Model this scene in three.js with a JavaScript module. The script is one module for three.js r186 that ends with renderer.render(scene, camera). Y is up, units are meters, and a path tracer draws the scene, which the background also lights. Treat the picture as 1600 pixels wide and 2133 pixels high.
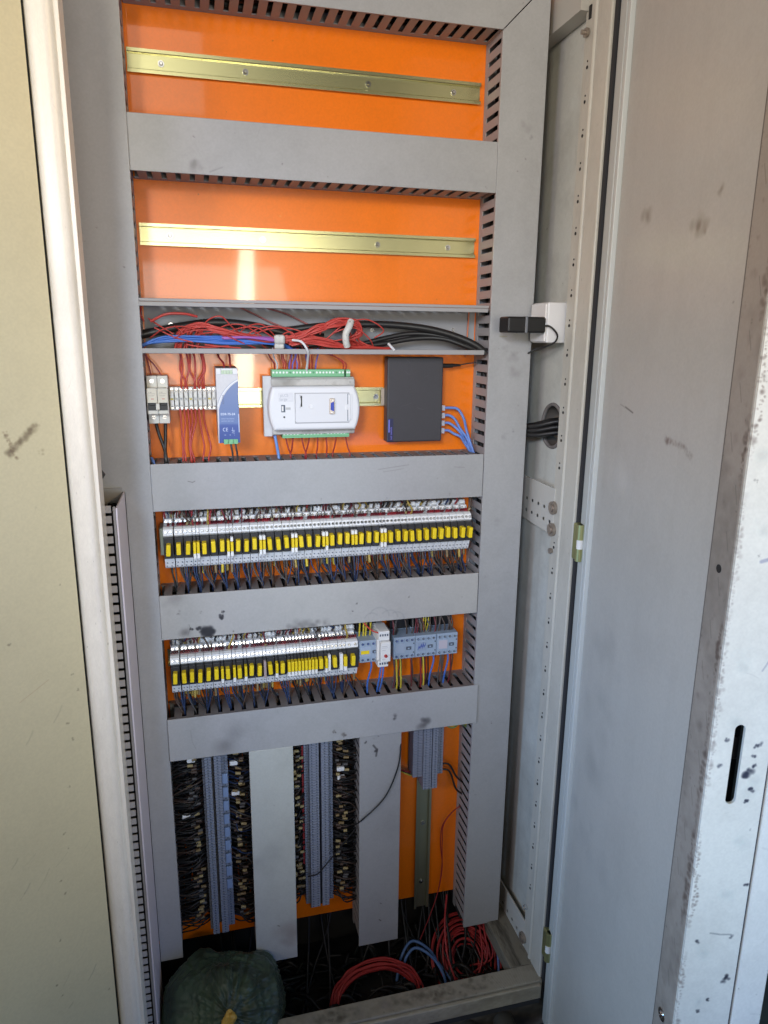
import * as THREE from 'three';
import { RoundedBoxGeometry } from 'three/addons/geometries/RoundedBoxGeometry.js';
import { mergeGeometries, toCreasedNormals } from 'three/addons/utils/BufferGeometryUtils.js';
import { RectAreaLightUniformsLib } from 'three/addons/lights/RectAreaLightUniformsLib.js';

// ---------- camera, light, exposure ----------
const scene = new THREE.Scene();
scene.background = new THREE.Color().setRGB(0.01, 0.011, 0.013);
const camera = new THREE.PerspectiveCamera(70.9, 768 / 1024, 0.02, 60);
camera.position.set(0.085, 1.5, 1.35);
camera.up.set(0.04868, 0.97137, -0.23254);
camera.lookAt(0.085 + 0.24257, 1.5 - 0.23734, 1.35 - 0.94065);
scene.add(camera);
const renderer = new THREE.WebGLRenderer({ antialias: true });
renderer.setSize(768, 1024);
renderer.toneMapping = THREE.LinearToneMapping;
renderer.toneMappingExposure = 1.0;
renderer.shadowMap.enabled = true;
RectAreaLightUniformsLib.init();
// Unseen lights behind and beside the camera, set to tone the parts: panes and spots.
function areaLight(name, rgb, L, w, h, pos, to, roll = 0) {
  const l = new THREE.RectAreaLight(new THREE.Color().setRGB(...rgb), L, w, h);
  l.name = name; l.position.set(...pos); l.lookAt(...to); if (roll) l.rotateZ(roll);
  scene.add(l); return l;
}
function softSpot(name, rgb, I, half, pos, to) {
  const l = new THREE.SpotLight(new THREE.Color().setRGB(...rgb), I, 0, (half * Math.PI) / 180, 1, 2);
  l.name = name; l.position.set(...pos); l.target.position.set(...to); l.shadow.radius = 12; l.castShadow = true; scene.add(l, l.target); return l;
}
areaLight('unseen_right_light', [0.08, 0.55, 1.0], 2.0, 1.6, 1.8, [2.4, 2.3, 2.3], [0, 1.8, 0.2]);  // unseen, off to the right; cool light on the upper cabinet
areaLight('unseen_low_right_light', [0.8, 0.98, 1.0], 1.9, 1.6, 1.2, [2.6, 0.9, 1.9], [0, 0.9, 0.2]);  // out of view at low right, lights the lower cabinet
areaLight('unseen_left_light', [1.0, 0.84, 0.58], 3.25, 1.2, 1.2, [-1.7, 1.9, 1.0], [0.7, 1.7, 0.4]);  // out of view at left, warms the right door and frame
areaLight('unseen_low_left_light', [0.45, 0.8, 1.0], 0.9, 1.2, 1.2, [-1.7, 0.9, 1.0], [0.7, 0.9, 0.4]);  // unseen, low left; cool light for the lower right side
areaLight('unseen_low_front_light', [0.0, 0.12, 1.0], 1.6, 1.0, 1.0, [1.3, 0.5, 2.2], [0.7, 0.8, 0.6]);  // out of view, tints the lower right door blue
softSpot('unseen_left_spot', [0.92, 0.84, 1.0], 5.5, 30, [-1.5, 2.1, 2.0], [0.3, 1.6, 0.2]);  // unseen spot, placed to brighten the upper ducts
softSpot('unseen_middle_spot', [0.52, 0.7, 1.0], 10.5, 15, [-0.6, 2.0, 2.5], [0.32, 1.2, 0]);  // unseen spot on the ducts at mid height
softSpot('unseen_upper_spot', [1.0, 0.93, 0.72], 6.6, 20, [-0.75, 2.15, 2.4], [0.3, 1.72, 0]);  // out of view, placed to light the upper plate warmly
softSpot('unseen_right_spot', [1.0, 0.62, 0.22], 9.2, 24, [2.0, 2.6, 2.1], [0.1, 1.6, 0.1]);  // unseen spot, warms the upper left of the cabinet
softSpot('unseen_door_spot', [0.2, 0.5, 1.0], 8.5, 20, [-1.6, 1.0, 1.1], [0.75, 0.72, 0.6]);  // unseen spot aimed at the lower right door
softSpot('unseen_edge_spot', [0.78, 0.98, 1.0], 4.2, 16, [1.4, 1.0, 2.4], [0.62, 0.95, 0.65]);  // out of view, placed to brighten the lock edge
areaLight('unseen_rail_light', [1.0, 0.95, 0.84], 2.6, 0.8, 0.5, [-0.2, 2.95, 3.2], [-0.1, 1.9, 0]);  // unseen, placed for the glare on the top rail
areaLight('unseen_doorway_gap', [1.0, 0.93, 0.72], 40, 0.1, 1.8, [0.385, 1.66, 3.2], [0.385, 1.66 + 0.866, 2.7], -0.085);  // out of view, gives the bright strip reflected in the plate
areaLight('unseen_doorway_glow', [1.0, 0.92, 0.82], 6.4, 0.95, 1.5, [0.2, 1.58, 3.25], [0.2, 1.58 + 0.866, 2.75]);  // out of view, gives the wide pale reflection on the plate

// ---------- helpers ----------
let seed = 7;
const rnd = () => { seed = (seed * 1664525 + 1013904223) % 4294967296; return seed / 4294967296; };
const rr = (a, b) => a + (b - a) * rnd();
const names = new Map();
function numbered(n) { const k = names.get(n) ?? 0; names.set(n, k + 1); return k ? `${n}_${String(k).padStart(3, '0')}` : n; }
function shadow(m) { m.castShadow = true; m.receiveShadow = true; return m; }
function thing(name, label, category, pos = [0, 0, 0], group) {
  const o = new THREE.Group(); o.name = numbered(name); o.position.set(...pos); scene.add(o);
  o.userData = { label, category }; if (group) o.userData.group = group;
  return o;
}
const list = (g) => (Array.isArray(g) ? (g.length === 1 ? g[0] : mergeGeometries(g.map((x) => (x.index ? x.toNonIndexed() : x)))) : g);
function part(name, geos, mat, parent, label) {
  const m = shadow(new THREE.Mesh(list(geos), mat)); m.name = name; if (label) m.userData.label = label;
  parent.add(m); return m;
}
function solo(name, label, category, geos, mat, group) {
  const m = shadow(new THREE.Mesh(list(geos), mat)); m.name = numbered(name); m.userData = { label, category };
  if (group) m.userData.group = group; scene.add(m); return m;
}
function stuff(name, label, category, geos, mat) { const m = solo(name, label, category, geos, mat); m.userData.kind = 'stuff'; return m; }
// box given by its extents
const B = (x0, x1, y0, y1, z0, z1) => new THREE.BoxGeometry(x1 - x0, y1 - y0, z1 - z0).translate((x0 + x1) / 2, (y0 + y1) / 2, (z0 + z1) / 2);
const RB = (x0, x1, y0, y1, z0, z1, r = 0.002, s = 1) => new RoundedBoxGeometry(x1 - x0, y1 - y0, z1 - z0, s, Math.min(r, 0.49 * Math.min(x1 - x0, y1 - y0, z1 - z0))).translate((x0 + x1) / 2, (y0 + y1) / 2, (z0 + z1) / 2);
const V = (a) => new THREE.Vector3(...a);
function tube(pts, r = 0.0014, n, radial = 6) {
  const c = new THREE.CatmullRomCurve3(pts.map(V), false, 'centripetal');
  return new THREE.TubeGeometry(c, n ?? Math.max(4, (pts.length - 1) * 7), r, radial, false);
}
const cyl = (r, h, x, y, z, axis = 'z', r2 = r, n = 14) => {
  const g = new THREE.CylinderGeometry(r2, r, h, n); if (axis === 'z') g.rotateX(Math.PI / 2); if (axis === 'x') g.rotateZ(-Math.PI / 2);
  return g.translate(x, y, z);
};
function faceUV(g, x0, x1, y0, y1) {
  const p = g.attributes.position, uv = new Float32Array(p.count * 2);
  for (let i = 0; i < p.count; i++) { uv[2 * i] = (p.getX(i) - x0) / (x1 - x0); uv[2 * i + 1] = (p.getY(i) - y0) / (y1 - y0); }
  g.setAttribute('uv', new THREE.BufferAttribute(uv, 2)); return g;
}
function extrude(pts, depth, bevel = 0, holes = []) {
  const s = new THREE.Shape(pts.map((p) => new THREE.Vector2(...p)));
  for (const h of holes) s.holes.push(h);
  return new THREE.ExtrudeGeometry(s, { depth, bevelEnabled: bevel > 0, bevelSize: bevel, bevelThickness: bevel, bevelOffset: -bevel, bevelSegments: 2, curveSegments: 16, steps: 1 });
}
function paint(g, rgb) {
  const c = new Float32Array(g.attributes.position.count * 3);
  for (let i = 0; i < c.length; i += 3) { c[i] = rgb[0]; c[i + 1] = rgb[1]; c[i + 2] = rgb[2]; }
  g.setAttribute('color', new THREE.BufferAttribute(c, 3)); return g;
}
const ORD = ['first', 'second', 'third', 'fourth', 'fifth', 'sixth', 'seventh', 'eighth', 'ninth', 'tenth', 'eleventh', 'twelfth'];
const ord = (i) => ORD[i] ?? `${i + 1}${(i + 1) % 10 === 1 && i !== 10 ? 'st' : (i + 1) % 10 === 2 && i !== 11 ? 'nd' : (i + 1) % 10 === 3 && i !== 12 ? 'rd' : 'th'}`;

// ---------- textures: colour, grime and print ----------
function vnoise(sd) {
  const h = (x, y) => { let n = Math.imul(x, 374761393) + Math.imul(y, 668265263) + Math.imul(sd, 974634777); n = Math.imul(n ^ (n >>> 13), 1274126177); return ((n ^ (n >>> 16)) >>> 0) / 4294967296; };
  return (x, y) => { const i = Math.floor(x), j = Math.floor(y), u = x - i, v = y - j, a = u * u * (3 - 2 * u), b = v * v * (3 - 2 * v);
    return (h(i, j) * (1 - a) + h(i + 1, j) * a) * (1 - b) + (h(i, j + 1) * (1 - a) + h(i + 1, j + 1) * a) * b; };
}
// A painted or moulded sheet w x h metres: base sRGB colour, cloudy grime, specks, then marks drawn in metres.
function sheet(w, h, base, { ppm = 900, grime = 0.1, specks = 40, sd = 1, tint = [0.9, 0.86, 0.8], streak = 0, draw } = {}) {
  const W = Math.min(2048, Math.max(32, Math.round(w * ppm))), H = Math.min(2048, Math.max(32, Math.round(h * ppm)));
  const c = document.createElement('canvas'); c.width = W; c.height = H; const g = c.getContext('2d'), im = g.createImageData(W, H), n1 = vnoise(sd), n2 = vnoise(sd + 9), n3 = vnoise(sd + 23);
  for (let y = 0; y < H; y++) for (let x = 0; x < W; x++) {
    const X = (x / W) * w, Y = (y / H) * h;
    let k = n1(X * 9, Y * 9) * 0.5 + n2(X * 31, Y * 31) * 0.3 + n3(X * 110, Y * 110) * 0.2; k = Math.max(0, k - 0.4) / 0.6;
    const st = streak ? Math.max(0, n2(X * 70, Y * 3) - 0.55) * streak : 0, gr = 1 - (n3(X * 420, Y * 420) - 0.5) * 0.035;
    for (let q = 0; q < 3; q++) im.data[(y * W + x) * 4 + q] = base[q] * gr * (1 - (k * grime * 1.7 + st) * (1.25 - tint[q] * 0.5));
    im.data[(y * W + x) * 4 + 3] = 255;
  }
  g.putImageData(im, 0, 0);
  const P = (v) => v * (W / w), r = vnoise(sd + 77); let q = 0; const rs = () => { q++; return r(q * 17, (q % 13) * 29 + 3); };
  const k = { g, P, w, h, X: (x) => P(x), Y: (y) => H - y * (H / h),
    blot(x, y, rad, a = 0.5, col = '40,38,36', n = 7) { for (let i = 0; i < n; i++) { const bx = P(x + (rs() - 0.5) * rad * 1.6), by = H - (y + (rs() - 0.5) * rad * 1.6) * (H / h), br = P(rad * (0.35 + rs() * 0.65)), gd = g.createRadialGradient(bx, by, br * 0.25, bx, by, br); gd.addColorStop(0, `rgba(${col},${a})`); gd.addColorStop(1, `rgba(${col},0)`); g.fillStyle = gd; g.beginPath(); g.arc(bx, by, br, 0, 7); g.fill(); } },
    line(pts, wd, a = 0.4, col = '50,46,42') { g.strokeStyle = `rgba(${col},${a})`; g.lineWidth = Math.max(0.7, P(wd)); g.lineCap = 'round'; g.beginPath(); pts.forEach(([x, y], i) => (i ? g.lineTo(P(x), H - y * (H / h)) : g.moveTo(P(x), H - y * (H / h)))); g.stroke(); },
    rect(x0, x1, y0, y1, col) { g.fillStyle = col; g.fillRect(P(x0), H - y1 * (H / h), P(x1 - x0), (y1 - y0) * (H / h)); },
    text(s, x, y, size, col, font = 'bold', align = 'left', turn = 0) { g.save(); g.translate(P(x), H - y * (H / h)); g.rotate(turn); g.fillStyle = col; g.font = `${font} ${P(size)}px sans-serif`; g.textAlign = align; g.fillText(s, 0, 0); g.restore(); } };
  for (let i = 0; i < specks; i++) k.blot(rs() * w, rs() * h, 0.0006 + rs() * 0.002, 0.1 + rs() * 0.25, '70,64,60', 3);
  for (let i = 0; i < specks / 2; i++) { const x = rs() * w, y = rs() * h, d = (rs() - 0.5) * 0.05, e = (rs() - 0.5) * 0.03; k.line([[x, y], [x + d * 0.5, y + e * 0.35], [x + d, y + e]], 0.0003 + rs() * 0.0005, 0.05 + rs() * 0.12, rs() > 0.6 ? '225,225,222' : '70,64,60'); }
  draw?.(k);
  const t = new THREE.CanvasTexture(c); t.colorSpace = THREE.SRGBColorSpace; t.magFilter = THREE.LinearFilter; t.anisotropy = 8; return t;
}
const S = (o) => new THREE.MeshStandardMaterial(o);
const lin = (r, g, b) => new THREE.Color().setRGB(r, g, b);
const M = {
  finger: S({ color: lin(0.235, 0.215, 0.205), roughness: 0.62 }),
  fingerPale: S({ color: lin(0.33, 0.315, 0.315), roughness: 0.55 }),  // paler, without the brown dust of the upper sides
  ductIn: S({ color: lin(0.3, 0.3, 0.31), roughness: 0.6 }),
  zinc: S({ color: lin(0.68, 0.66, 0.36), roughness: 0.27, metalness: 0.93 }),
  steel: S({ color: lin(0.75, 0.75, 0.75), roughness: 0.22, metalness: 1 }),
  dullSteel: S({ color: lin(0.42, 0.36, 0.31), roughness: 0.45, metalness: 0.8 }),
  hinge: S({ color: lin(0.42, 0.42, 0.2), roughness: 0.42, metalness: 0.8 }),
  black: S({ color: lin(0.012, 0.012, 0.013), roughness: 0.45 }),
  cableBlack: S({ color: lin(0.016, 0.015, 0.015), roughness: 0.42 }),
  dark: S({ color: lin(0.02, 0.019, 0.018), roughness: 0.9 }),
  relayBlack: S({ color: lin(0.03, 0.03, 0.034), roughness: 0.4 }),
  relayGrey: S({ color: lin(0.74, 0.75, 0.78), roughness: 0.5 }),
  relayWhite: S({ color: lin(0.84, 0.84, 0.84), roughness: 0.45 }),
  yellow: S({ color: lin(0.86, 0.63, 0.012), roughness: 0.42 }),
  red: S({ color: lin(0.5, 0.055, 0.042), roughness: 0.4 }),
  redDark: S({ color: lin(0.3, 0.025, 0.03), roughness: 0.45 }),
  blue: S({ color: lin(0.06, 0.17, 0.55), roughness: 0.4 }),
  blueNet: S({ color: lin(0.13, 0.24, 0.6), roughness: 0.4 }),
  violet: S({ color: lin(0.2, 0.17, 0.6), roughness: 0.42 }),
  white: S({ color: lin(0.78, 0.77, 0.75), roughness: 0.45 }),
  wireWhite: S({ color: lin(0.7, 0.7, 0.72), roughness: 0.4 }),
  wireYellow: S({ color: lin(0.62, 0.5, 0.05), roughness: 0.45 }),
  mcb: S({ color: lin(0.66, 0.64, 0.58), roughness: 0.5 }),
  green: S({ color: lin(0.2, 0.5, 0.26), roughness: 0.45 }),
  greenDark: S({ color: lin(0.1, 0.28, 0.16), roughness: 0.5 }),
  plcGrey: S({ color: lin(0.5, 0.5, 0.5), roughness: 0.55 }),
  plcWhite: S({ color: lin(0.76, 0.76, 0.78), roughness: 0.42 }),
  plcInset: S({ color: lin(0.72, 0.72, 0.745), roughness: 0.45 }),
  contactor: S({ color: lin(0.33, 0.41, 0.52), roughness: 0.5 }),
  contactorDark: S({ color: lin(0.09, 0.11, 0.15), roughness: 0.5 }),
  terminal: S({ color: lin(0.25, 0.275, 0.35), roughness: 0.5 }),
  terminalBlue: S({ color: lin(0.3, 0.4, 0.62), roughness: 0.5 }),
  plug: new THREE.MeshPhysicalMaterial({ color: lin(0.75, 0.75, 0.85), roughness: 0.2, transmission: 0.35, thickness: 0 }),
  vertex: S({ vertexColors: true, roughness: 0.48 }),
  gasket: S({ color: lin(0.03, 0.03, 0.034), roughness: 0.8 }),
  frame: S({ color: lin(0.47, 0.45, 0.41), roughness: 0.42 }),
  frameClean: S({ color: lin(0.52, 0.54, 0.52), roughness: 0.38 }),
};

// ---------- floor ----------
const floorTex = sheet(2, 2, [92, 88, 82], { ppm: 500, grime: 0.25, specks: 300, sd: 3 }); floorTex.wrapS = floorTex.wrapT = THREE.RepeatWrapping; floorTex.repeat.set(3, 3);
{ const f = shadow(new THREE.Mesh(new THREE.BoxGeometry(6, 0.1, 6).translate(0.3, -0.05, 1), S({ map: floorTex, roughness: 0.85 }))); f.name = 'floor'; f.userData = { kind: 'structure' }; scene.add(f); }

// ---------- cabinet ----------
const cab = thing('electrical_cabinet', 'tall beige steel control cabinet standing open with an orange back plate', 'electrical cabinet');
{
  const plateTex = sheet(0.9, 1.95, [246, 124, 14], { ppm: 900, grime: 0.03, specks: 46, sd: 11, tint: [1, 1, 1],
    draw: (k) => { k.blot(0.36, 1.472, 0.004, 0.25, '250,220,180', 2); k.blot(0.55, 1.42, 0.03, 0.05, '120,50,10'); k.blot(0.24, 1.5, 0.04, 0.04, '120,50,10'); } });
  const bump = sheet(0.5, 0.5, [128, 128, 128], { ppm: 500, grime: 0.3, specks: 0, sd: 12 }); bump.colorSpace = THREE.NoColorSpace; bump.wrapS = bump.wrapT = THREE.RepeatWrapping; bump.repeat.set(3, 6);
  part('mounting_plate', faceUV(B(-0.1, 0.705, 0.233, 2.18, -0.0025, 0), -0.12, 0.78, 0.233, 2.183), new THREE.MeshPhysicalMaterial({ map: plateTex, roughness: 0.3, clearcoat: 0.55, clearcoatRoughness: 0.05, bumpMap: bump, bumpScale: 0.00012 }), cab, 'glossy orange back plate');
  part('back_panel', B(-0.13, 0.76, 0.05, 2.24, -0.09, -0.087), S({ color: lin(0.03, 0.028, 0.025), roughness: 0.8 }), cab);  // near-black colour stands in for the shade low in the cabinet
  part('base_pan', B(-0.13, 0.76, 0.06, 0.075, -0.087, 0.24), S({ color: lin(0.018, 0.017, 0.016), roughness: 0.85 }), cab);  // colour darkened to stand for shade on the cabinet floor
  part('roof', B(-0.13, 0.76, 2.2, 2.24, -0.087, 0.25), M.frame, cab);
  // right side wall with the cable hole, drawn in (z, y)
  const wallTex = sheet(0.4, 2.2, [206, 206, 198], { ppm: 700, grime: 0.09, specks: 60, sd: 21, streak: 0.2, draw: (k) => {
    k.blot(0.22, 0.93, 0.05, 0.1, '225,228,225'); k.blot(0.2, 1.83, 0.03, 0.12, '225,228,225'); k.blot(0.18, 0.6, 0.06, 0.06, '225,228,225'); k.blot(0.2, 1.75, 0.02, 0.14, '225,228,225'); } });
  const hole = new THREE.Path(); hole.absellipse(0.106, 1.338, 0.041, 0.042, 0, Math.PI * 2);
  const wg = extrude([[-0.087, 0.06], [0.18, 0.06], [0.18, 2.22], [-0.087, 2.22]], 0.003, 0, [hole]);
  faceUV(wg, -0.1, 0.3, 0.05, 2.25); wg.rotateY(-Math.PI / 2).translate(0.738, 0, 0);
  part('side_panel', wg, S({ map: wallTex, roughness: 0.45 }), cab);
  part('side_panel', B(-0.128, -0.125, 0.06, 2.22, -0.087, 0.22), S({ color: lin(0.4, 0.4, 0.37), roughness: 0.5 }), cab);
  const gr = part('cable_grommet', new THREE.TorusGeometry(0.0405, 0.0035, 8, 32).rotateY(Math.PI / 2).translate(0.7345, 1.338, 0.106), S({ color: lin(0.19, 0.17, 0.16), roughness: 0.6 }), cab);
  part('hole_sleeve', new THREE.CylinderGeometry(0.041, 0.041, 0.05, 28, 1, true).rotateZ(Math.PI / 2).translate(0.762, 1.338, 0.106), S({ color: lin(0.11, 0.085, 0.07), roughness: 0.7, side: THREE.DoubleSide }), gr);
  // front frame, right upright
  const post = part('frame_upright', [B(0.72, 0.733, 0.16, 2.22, 0.157, 0.186), cyl(0.0058, 2.03, 0.7215, 1.2, 0.1905, 'y'), RB(0.7175, 0.76, 0.14, 2.22, 0.197, 0.24, 0.003, 2)], S({ map: sheet(0.1, 2.1, [196, 192, 181], { ppm: 500, grime: 0.06, specks: 60, sd: 31 }), roughness: 0.4 }), cab);
  for (let y = 0.36; y < 1.97; y += 0.0505) {
    if (Math.abs(y - 1.17) < 0.05) continue;
    part('mounting_hole', [cyl(0.0027, 0.0012, 0.7199, y, 0.171, 'x'), cyl(0.0016, 0.0012, 0.7199, y + 0.009, 0.1715, 'x', 0.0016, 8)], M.dark, post);
  }
  part('door_seal', B(0.7225, 0.735, 0.15, 2.22, 0.24, 0.2475), M.gasket, cab);
  // perforated side brackets
  const brk = (y0, y1, yz, zs, rows) => {
    const g = extrude([[0.0, y0], [zs, y0 + yz], [zs, y1 + yz * 0.3], [0.0, y1]], 0.0025, 0.0006); g.rotateY(-Math.PI / 2).translate(0.722, 0, 0);
    const b = part('side_bracket', g, S({ color: lin(0.56, 0.54, 0.49), roughness: 0.45 }), cab);
    for (const [yy, n] of rows) for (let i = 0; i < n; i++) part('bracket_hole', cyl(0.0034, 0.0014, 0.7196, yy, 0.022 + i * 0.0255, 'x'), M.dark, b);
    return b;
  };
  const b1 = brk(1.143, 1.229, -0.004, 0.163, [[1.186, 6], [1.162, 6]]);
  for (const y of [1.192, 1.150]) part('bolt', [cyl(0.0125, 0.006, 0.7165, y, 0.163, 'x'), cyl(0.008, 0.009, 0.7155, y, 0.163, 'x', 0.007, 6)], M.dullSteel, b1);
  const b2 = brk(0.155, 0.258, 0.015, 0.16, [[0.215, 5], [0.19, 6]]);
  part('bolt', [cyl(0.012, 0.006, 0.7165, 0.222, 0.158, 'x'), cyl(0.008, 0.009, 0.7155, 0.222, 0.158, 'x', 0.007, 6)], M.dullSteel, b2);
  // top depth rail
  const tr = part('depth_rail', [B(0.705, 0.733, 2.008, 2.19, -0.08, 0.165)], M.frame, cab);
  for (const [y, z] of [[2.1, 0.05], [2.096, 0.066]]) part('rail_hole', cyl(0.004, 0.002, 0.7046, y, z, 'x'), M.dark, tr);
  part('rail_hole', new RoundedBoxGeometry(0.002, 0.02, 0.008, 1, 0.0009).translate(0.7195, 2.005, 0.17), M.dark, tr);
  part('bolt', [cyl(0.0075, 0.006, 0.7165, 1.976, 0.168, 'x', 0.006, 6), cyl(0.0035, 0.014, 0.714, 1.976, 0.168, 'x')], M.dullSteel, cab);
  part('bolt', [cyl(0.006, 0.005, 0.7165, 1.109, 0.165, 'x', 0.005, 6)], M.dullSteel, cab);
  part('bolt', [cyl(0.006, 0.006, 0.7165, 0.305, 0.163, 'x', 0.005, 6), cyl(0.003, 0.012, 0.714, 0.305, 0.163, 'x')], M.steel, cab);
  // side floor rail on the right
  part('floor_rail', [RB(0.668, 0.722, 0.165, 0.2, -0.08, 0.205, 0.002)], S({ map: sheet(0.3, 0.3, [128, 122, 108], { ppm: 700, grime: 0.5, specks: 60, sd: 41 }), roughness: 0.6 }), cab);
  // front sill
  const sillTex = sheet(0.9, 0.12, [150, 144, 130], { ppm: 1300, grime: 0.3, specks: 120, sd: 43, tint: [0.8, 0.75, 0.65], draw: (k) => {
    const nz = vnoise(47); for (let i = 0; i < 260; i++) { const x = nz(i * 7.7, 1.5) * 0.88 + 0.01, a = Math.max(0, nz(x * 14, 9) - 0.25); k.blot(x, 0.072 + nz(i * 3.3, 4.5) * 0.042, 0.003 + nz(i * 1.9, 2.5) * 0.009, a * 0.22, '62,56,46', 4); }
    for (let i = 0; i < 14; i++) k.line([[0.765 + i * 0.0045, 0.07], [0.75 + i * 0.006, 0.11]], 0.001, 0.22, '196,188,170'); } });
  const sg = RB(-0.13, 0.722, 0.15, 0.2, 0.205, 0.2475, 0.003, 2); { const p = sg.attributes.position, uv = new Float32Array(p.count * 2); for (let i = 0; i < p.count; i++) { uv[2 * i] = (p.getX(i) + 0.14) / 0.9; uv[2 * i + 1] = 0.6 + (0.2475 - p.getZ(i)) / 0.12 - (0.2 - p.getY(i)) / 0.12; } sg.setAttribute('uv', new THREE.BufferAttribute(uv, 2)); }
  part('front_sill', sg, S({ map: sillTex, roughness: 0.6 }), cab);
  part('sill_edge', RB(-0.13, 0.716, 0.162, 0.196, 0.2475, 0.256, 0.003, 2), S({ map: sheet(0.9, 0.06, [176, 168, 150], { ppm: 900, grime: 0.2, specks: 50, sd: 44 }), roughness: 0.5 }), cab);
  part('sill_seal', B(-0.13, 0.715, 0.15, 0.162, 0.2475, 0.254), M.gasket, cab);
  const pl = part('plinth', B(-0.13, 0.76, 0, 0.149, 0.2, 0.24), S({ map: sheet(0.9, 0.15, [104, 96, 84], { ppm: 700, grime: 0.5, specks: 80, sd: 45, draw: (k) => { for (let i = 0; i < 9; i++) k.blot(0.55 + i * 0.035, 0.1, 0.02, 0.4, '30,27,24'); } }), roughness: 0.75 }), cab);
  for (const x of [0.56, 0.64]) part('plinth_knob', [cyl(0.022, 0.03, x, 0.11, 0.252, 'z', 0.02, 20)], S({ color: lin(0.06, 0.055, 0.045), roughness: 0.6 }), pl);
  // left upright, rounded
  part('frame_upright', [RB(-0.1045, -0.0675, 0.14, 2.2, 0.19, 0.252, 0.0145, 5), RB(-0.069, -0.0625, 0.14, 2.2, 0.2, 0.243, 0.001)], S({ map: sheet(0.1, 2.1, [226, 220, 208], { ppm: 600, grime: 0.05, specks: 30, sd: 33 }), roughness: 0.36 }), cab);
  part('door_seal', B(-0.108, -0.1045, 0.14, 2.2, 0.2, 0.24), M.gasket, cab);
  // left door leaf, swung wide open
  const ld = new THREE.Group(); ld.name = 'door'; ld.position.set(-0.1075, 0, 0.246); ld.rotation.y = 0.62; cab.add(ld); ld.userData.label = 'beige door leaf left of the rounded upright';
  const ldTex = sheet(0.44, 2.05, [198, 189, 156], { ppm: 900, grime: 0.025, specks: 24, sd: 51, draw: (k) => {
    const x = (s) => 0.44 - s, y = (v) => v - 0.15;
    for (let i = 0; i < 26; i++) k.blot(x(0.033 + (i * 0.618 % 1) * 0.045), y(1.338 + (i * 0.382 % 1) * 0.04), 0.005, 0.14, '98,82,60', 6);
    for (let i = 0; i < 14; i++) k.blot(x(0.077 - i * 0.0008), y(1.368 - i * 0.0026), 0.003, 0.22, '96,76,54', 4);
    k.line([[x(0.1), y(0.98)], [x(0.055), y(1.0)]], 0.001, 0.3, '140,96,70');
    { const nz = vnoise(57); for (let i = 0; i < 22; i++) { const s = 0.015 + nz(i * 13, 3) * 0.12, v = 0.3 + nz(i * 29, 8) * 0.75, l = 0.004 + nz(i * 7, 21) * 0.02, q = 0.6 + nz(i * 11, 33); k.line([[x(s + l), y(v - l * q)], [x(s + l * 0.4), y(v - l * q * 0.5)], [x(s), y(v)]], 0.0007 + nz(i * 19, 40) * 0.0014, 0.08 + nz(i * 23, 51) * 0.16, '88,84,76'); } }
    for (let i = 0; i < 14; i++) k.blot(x(0.01 + (i * 0.618 % 1) * 0.1), y(0.4 + (i * 0.37 % 1) * 0.7), 0.0025, 0.4, '88,80,66', 3);
  } });
  part('door_panel', faceUV(B(-0.44, 0, 0.15, 2.2, -0.02, 0.004), -0.44, 0, 0.15, 2.2), S({ map: ldTex, roughness: 0.4 }), ld);
  // right door leaf: hinge line, panel, flange, lock edge
  const rd = new THREE.Group(); rd.name = 'door'; rd.position.set(0.725, 0, 0.29); cab.add(rd); rd.userData.label = 'grey beige door leaf standing open at the right';
  const an = (80 * Math.PI) / 180; // local +x runs from the hinge to the lock edge, local +z is the inner face
  rd.matrixAutoUpdate = true; { const u = new THREE.Vector3(-Math.cos(an), 0, Math.sin(an)), n = new THREE.Vector3(-Math.sin(an), 0, -Math.cos(an)); const m = new THREE.Matrix4().makeBasis(u, new THREE.Vector3(0, 1, 0), n); rd.quaternion.setFromRotationMatrix(m); }
  rd.updateMatrix();
  const rdTex = sheet(0.4, 2.2, [184, 182, 176], { ppm: 900, grime: 0.03, specks: 8, sd: 61, streak: 0.04, draw: (k) => {
    const p = (s, v) => [s, v - 0.1];
    for (const [a, b, r, o] of [[0.1, 1.575, 0.012, 0.1], [0.11, 1.57, 0.01, 0.12], [0.25, 1.532, 0.012, 0.13], [0.265, 1.535, 0.014, 0.1], [0.275, 1.53, 0.01, 0.12], [0.3, 1.567, 0.006, 0.14]]) k.blot(a, b, r, o, '90,78,66', 8);
    k.line([p(0.07, 1.402), p(0.12, 1.394)], 0.002, 0.3, '80,74,66'); k.line([p(0.09, 1.4), p(0.118, 1.394)], 0.0025, 0.5, '70,66,62');
    for (let i = 0; i < 40; i++) { const t = i / 39; k.blot(0.228 + t * 0.075, 1.271 - t * 0.004 - (t > 0.7 ? (t - 0.7) * 0.03 : 0), 0.0045, 0.1, '96,80,76', 3); } k.blot(0.236, 1.271, 0.006, 0.25, '96,80,76', 6);
    k.blot(0.12, 1.2, 0.05, 0.05, '235,236,232'); for (let i = 0; i < 9; i++) k.blot(0.04 + i * 0.012, 0.55 + (i % 4) * 0.12, 0.04, 0.05, '90,92,92', 4); } });
  part('door_panel', faceUV(B(0.0, 0.376, 0.1, 2.2, -0.02, -0.002), 0, 0.4, 0.1, 2.3), S({ map: rdTex, roughness: 0.42 }), rd);
  part('hinge_strip', RB(-0.0405, -0.0145, 0.1, 2.2, -0.02, 0.006, 0.002), M.frameClean, rd);
  part('hinge_strip', RB(-0.0115, -0.0005, 0.1, 2.2, -0.03, 0.0055, 0.0015, 2), S({ color: lin(0.6, 0.62, 0.6), roughness: 0.35 }), rd);
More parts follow.
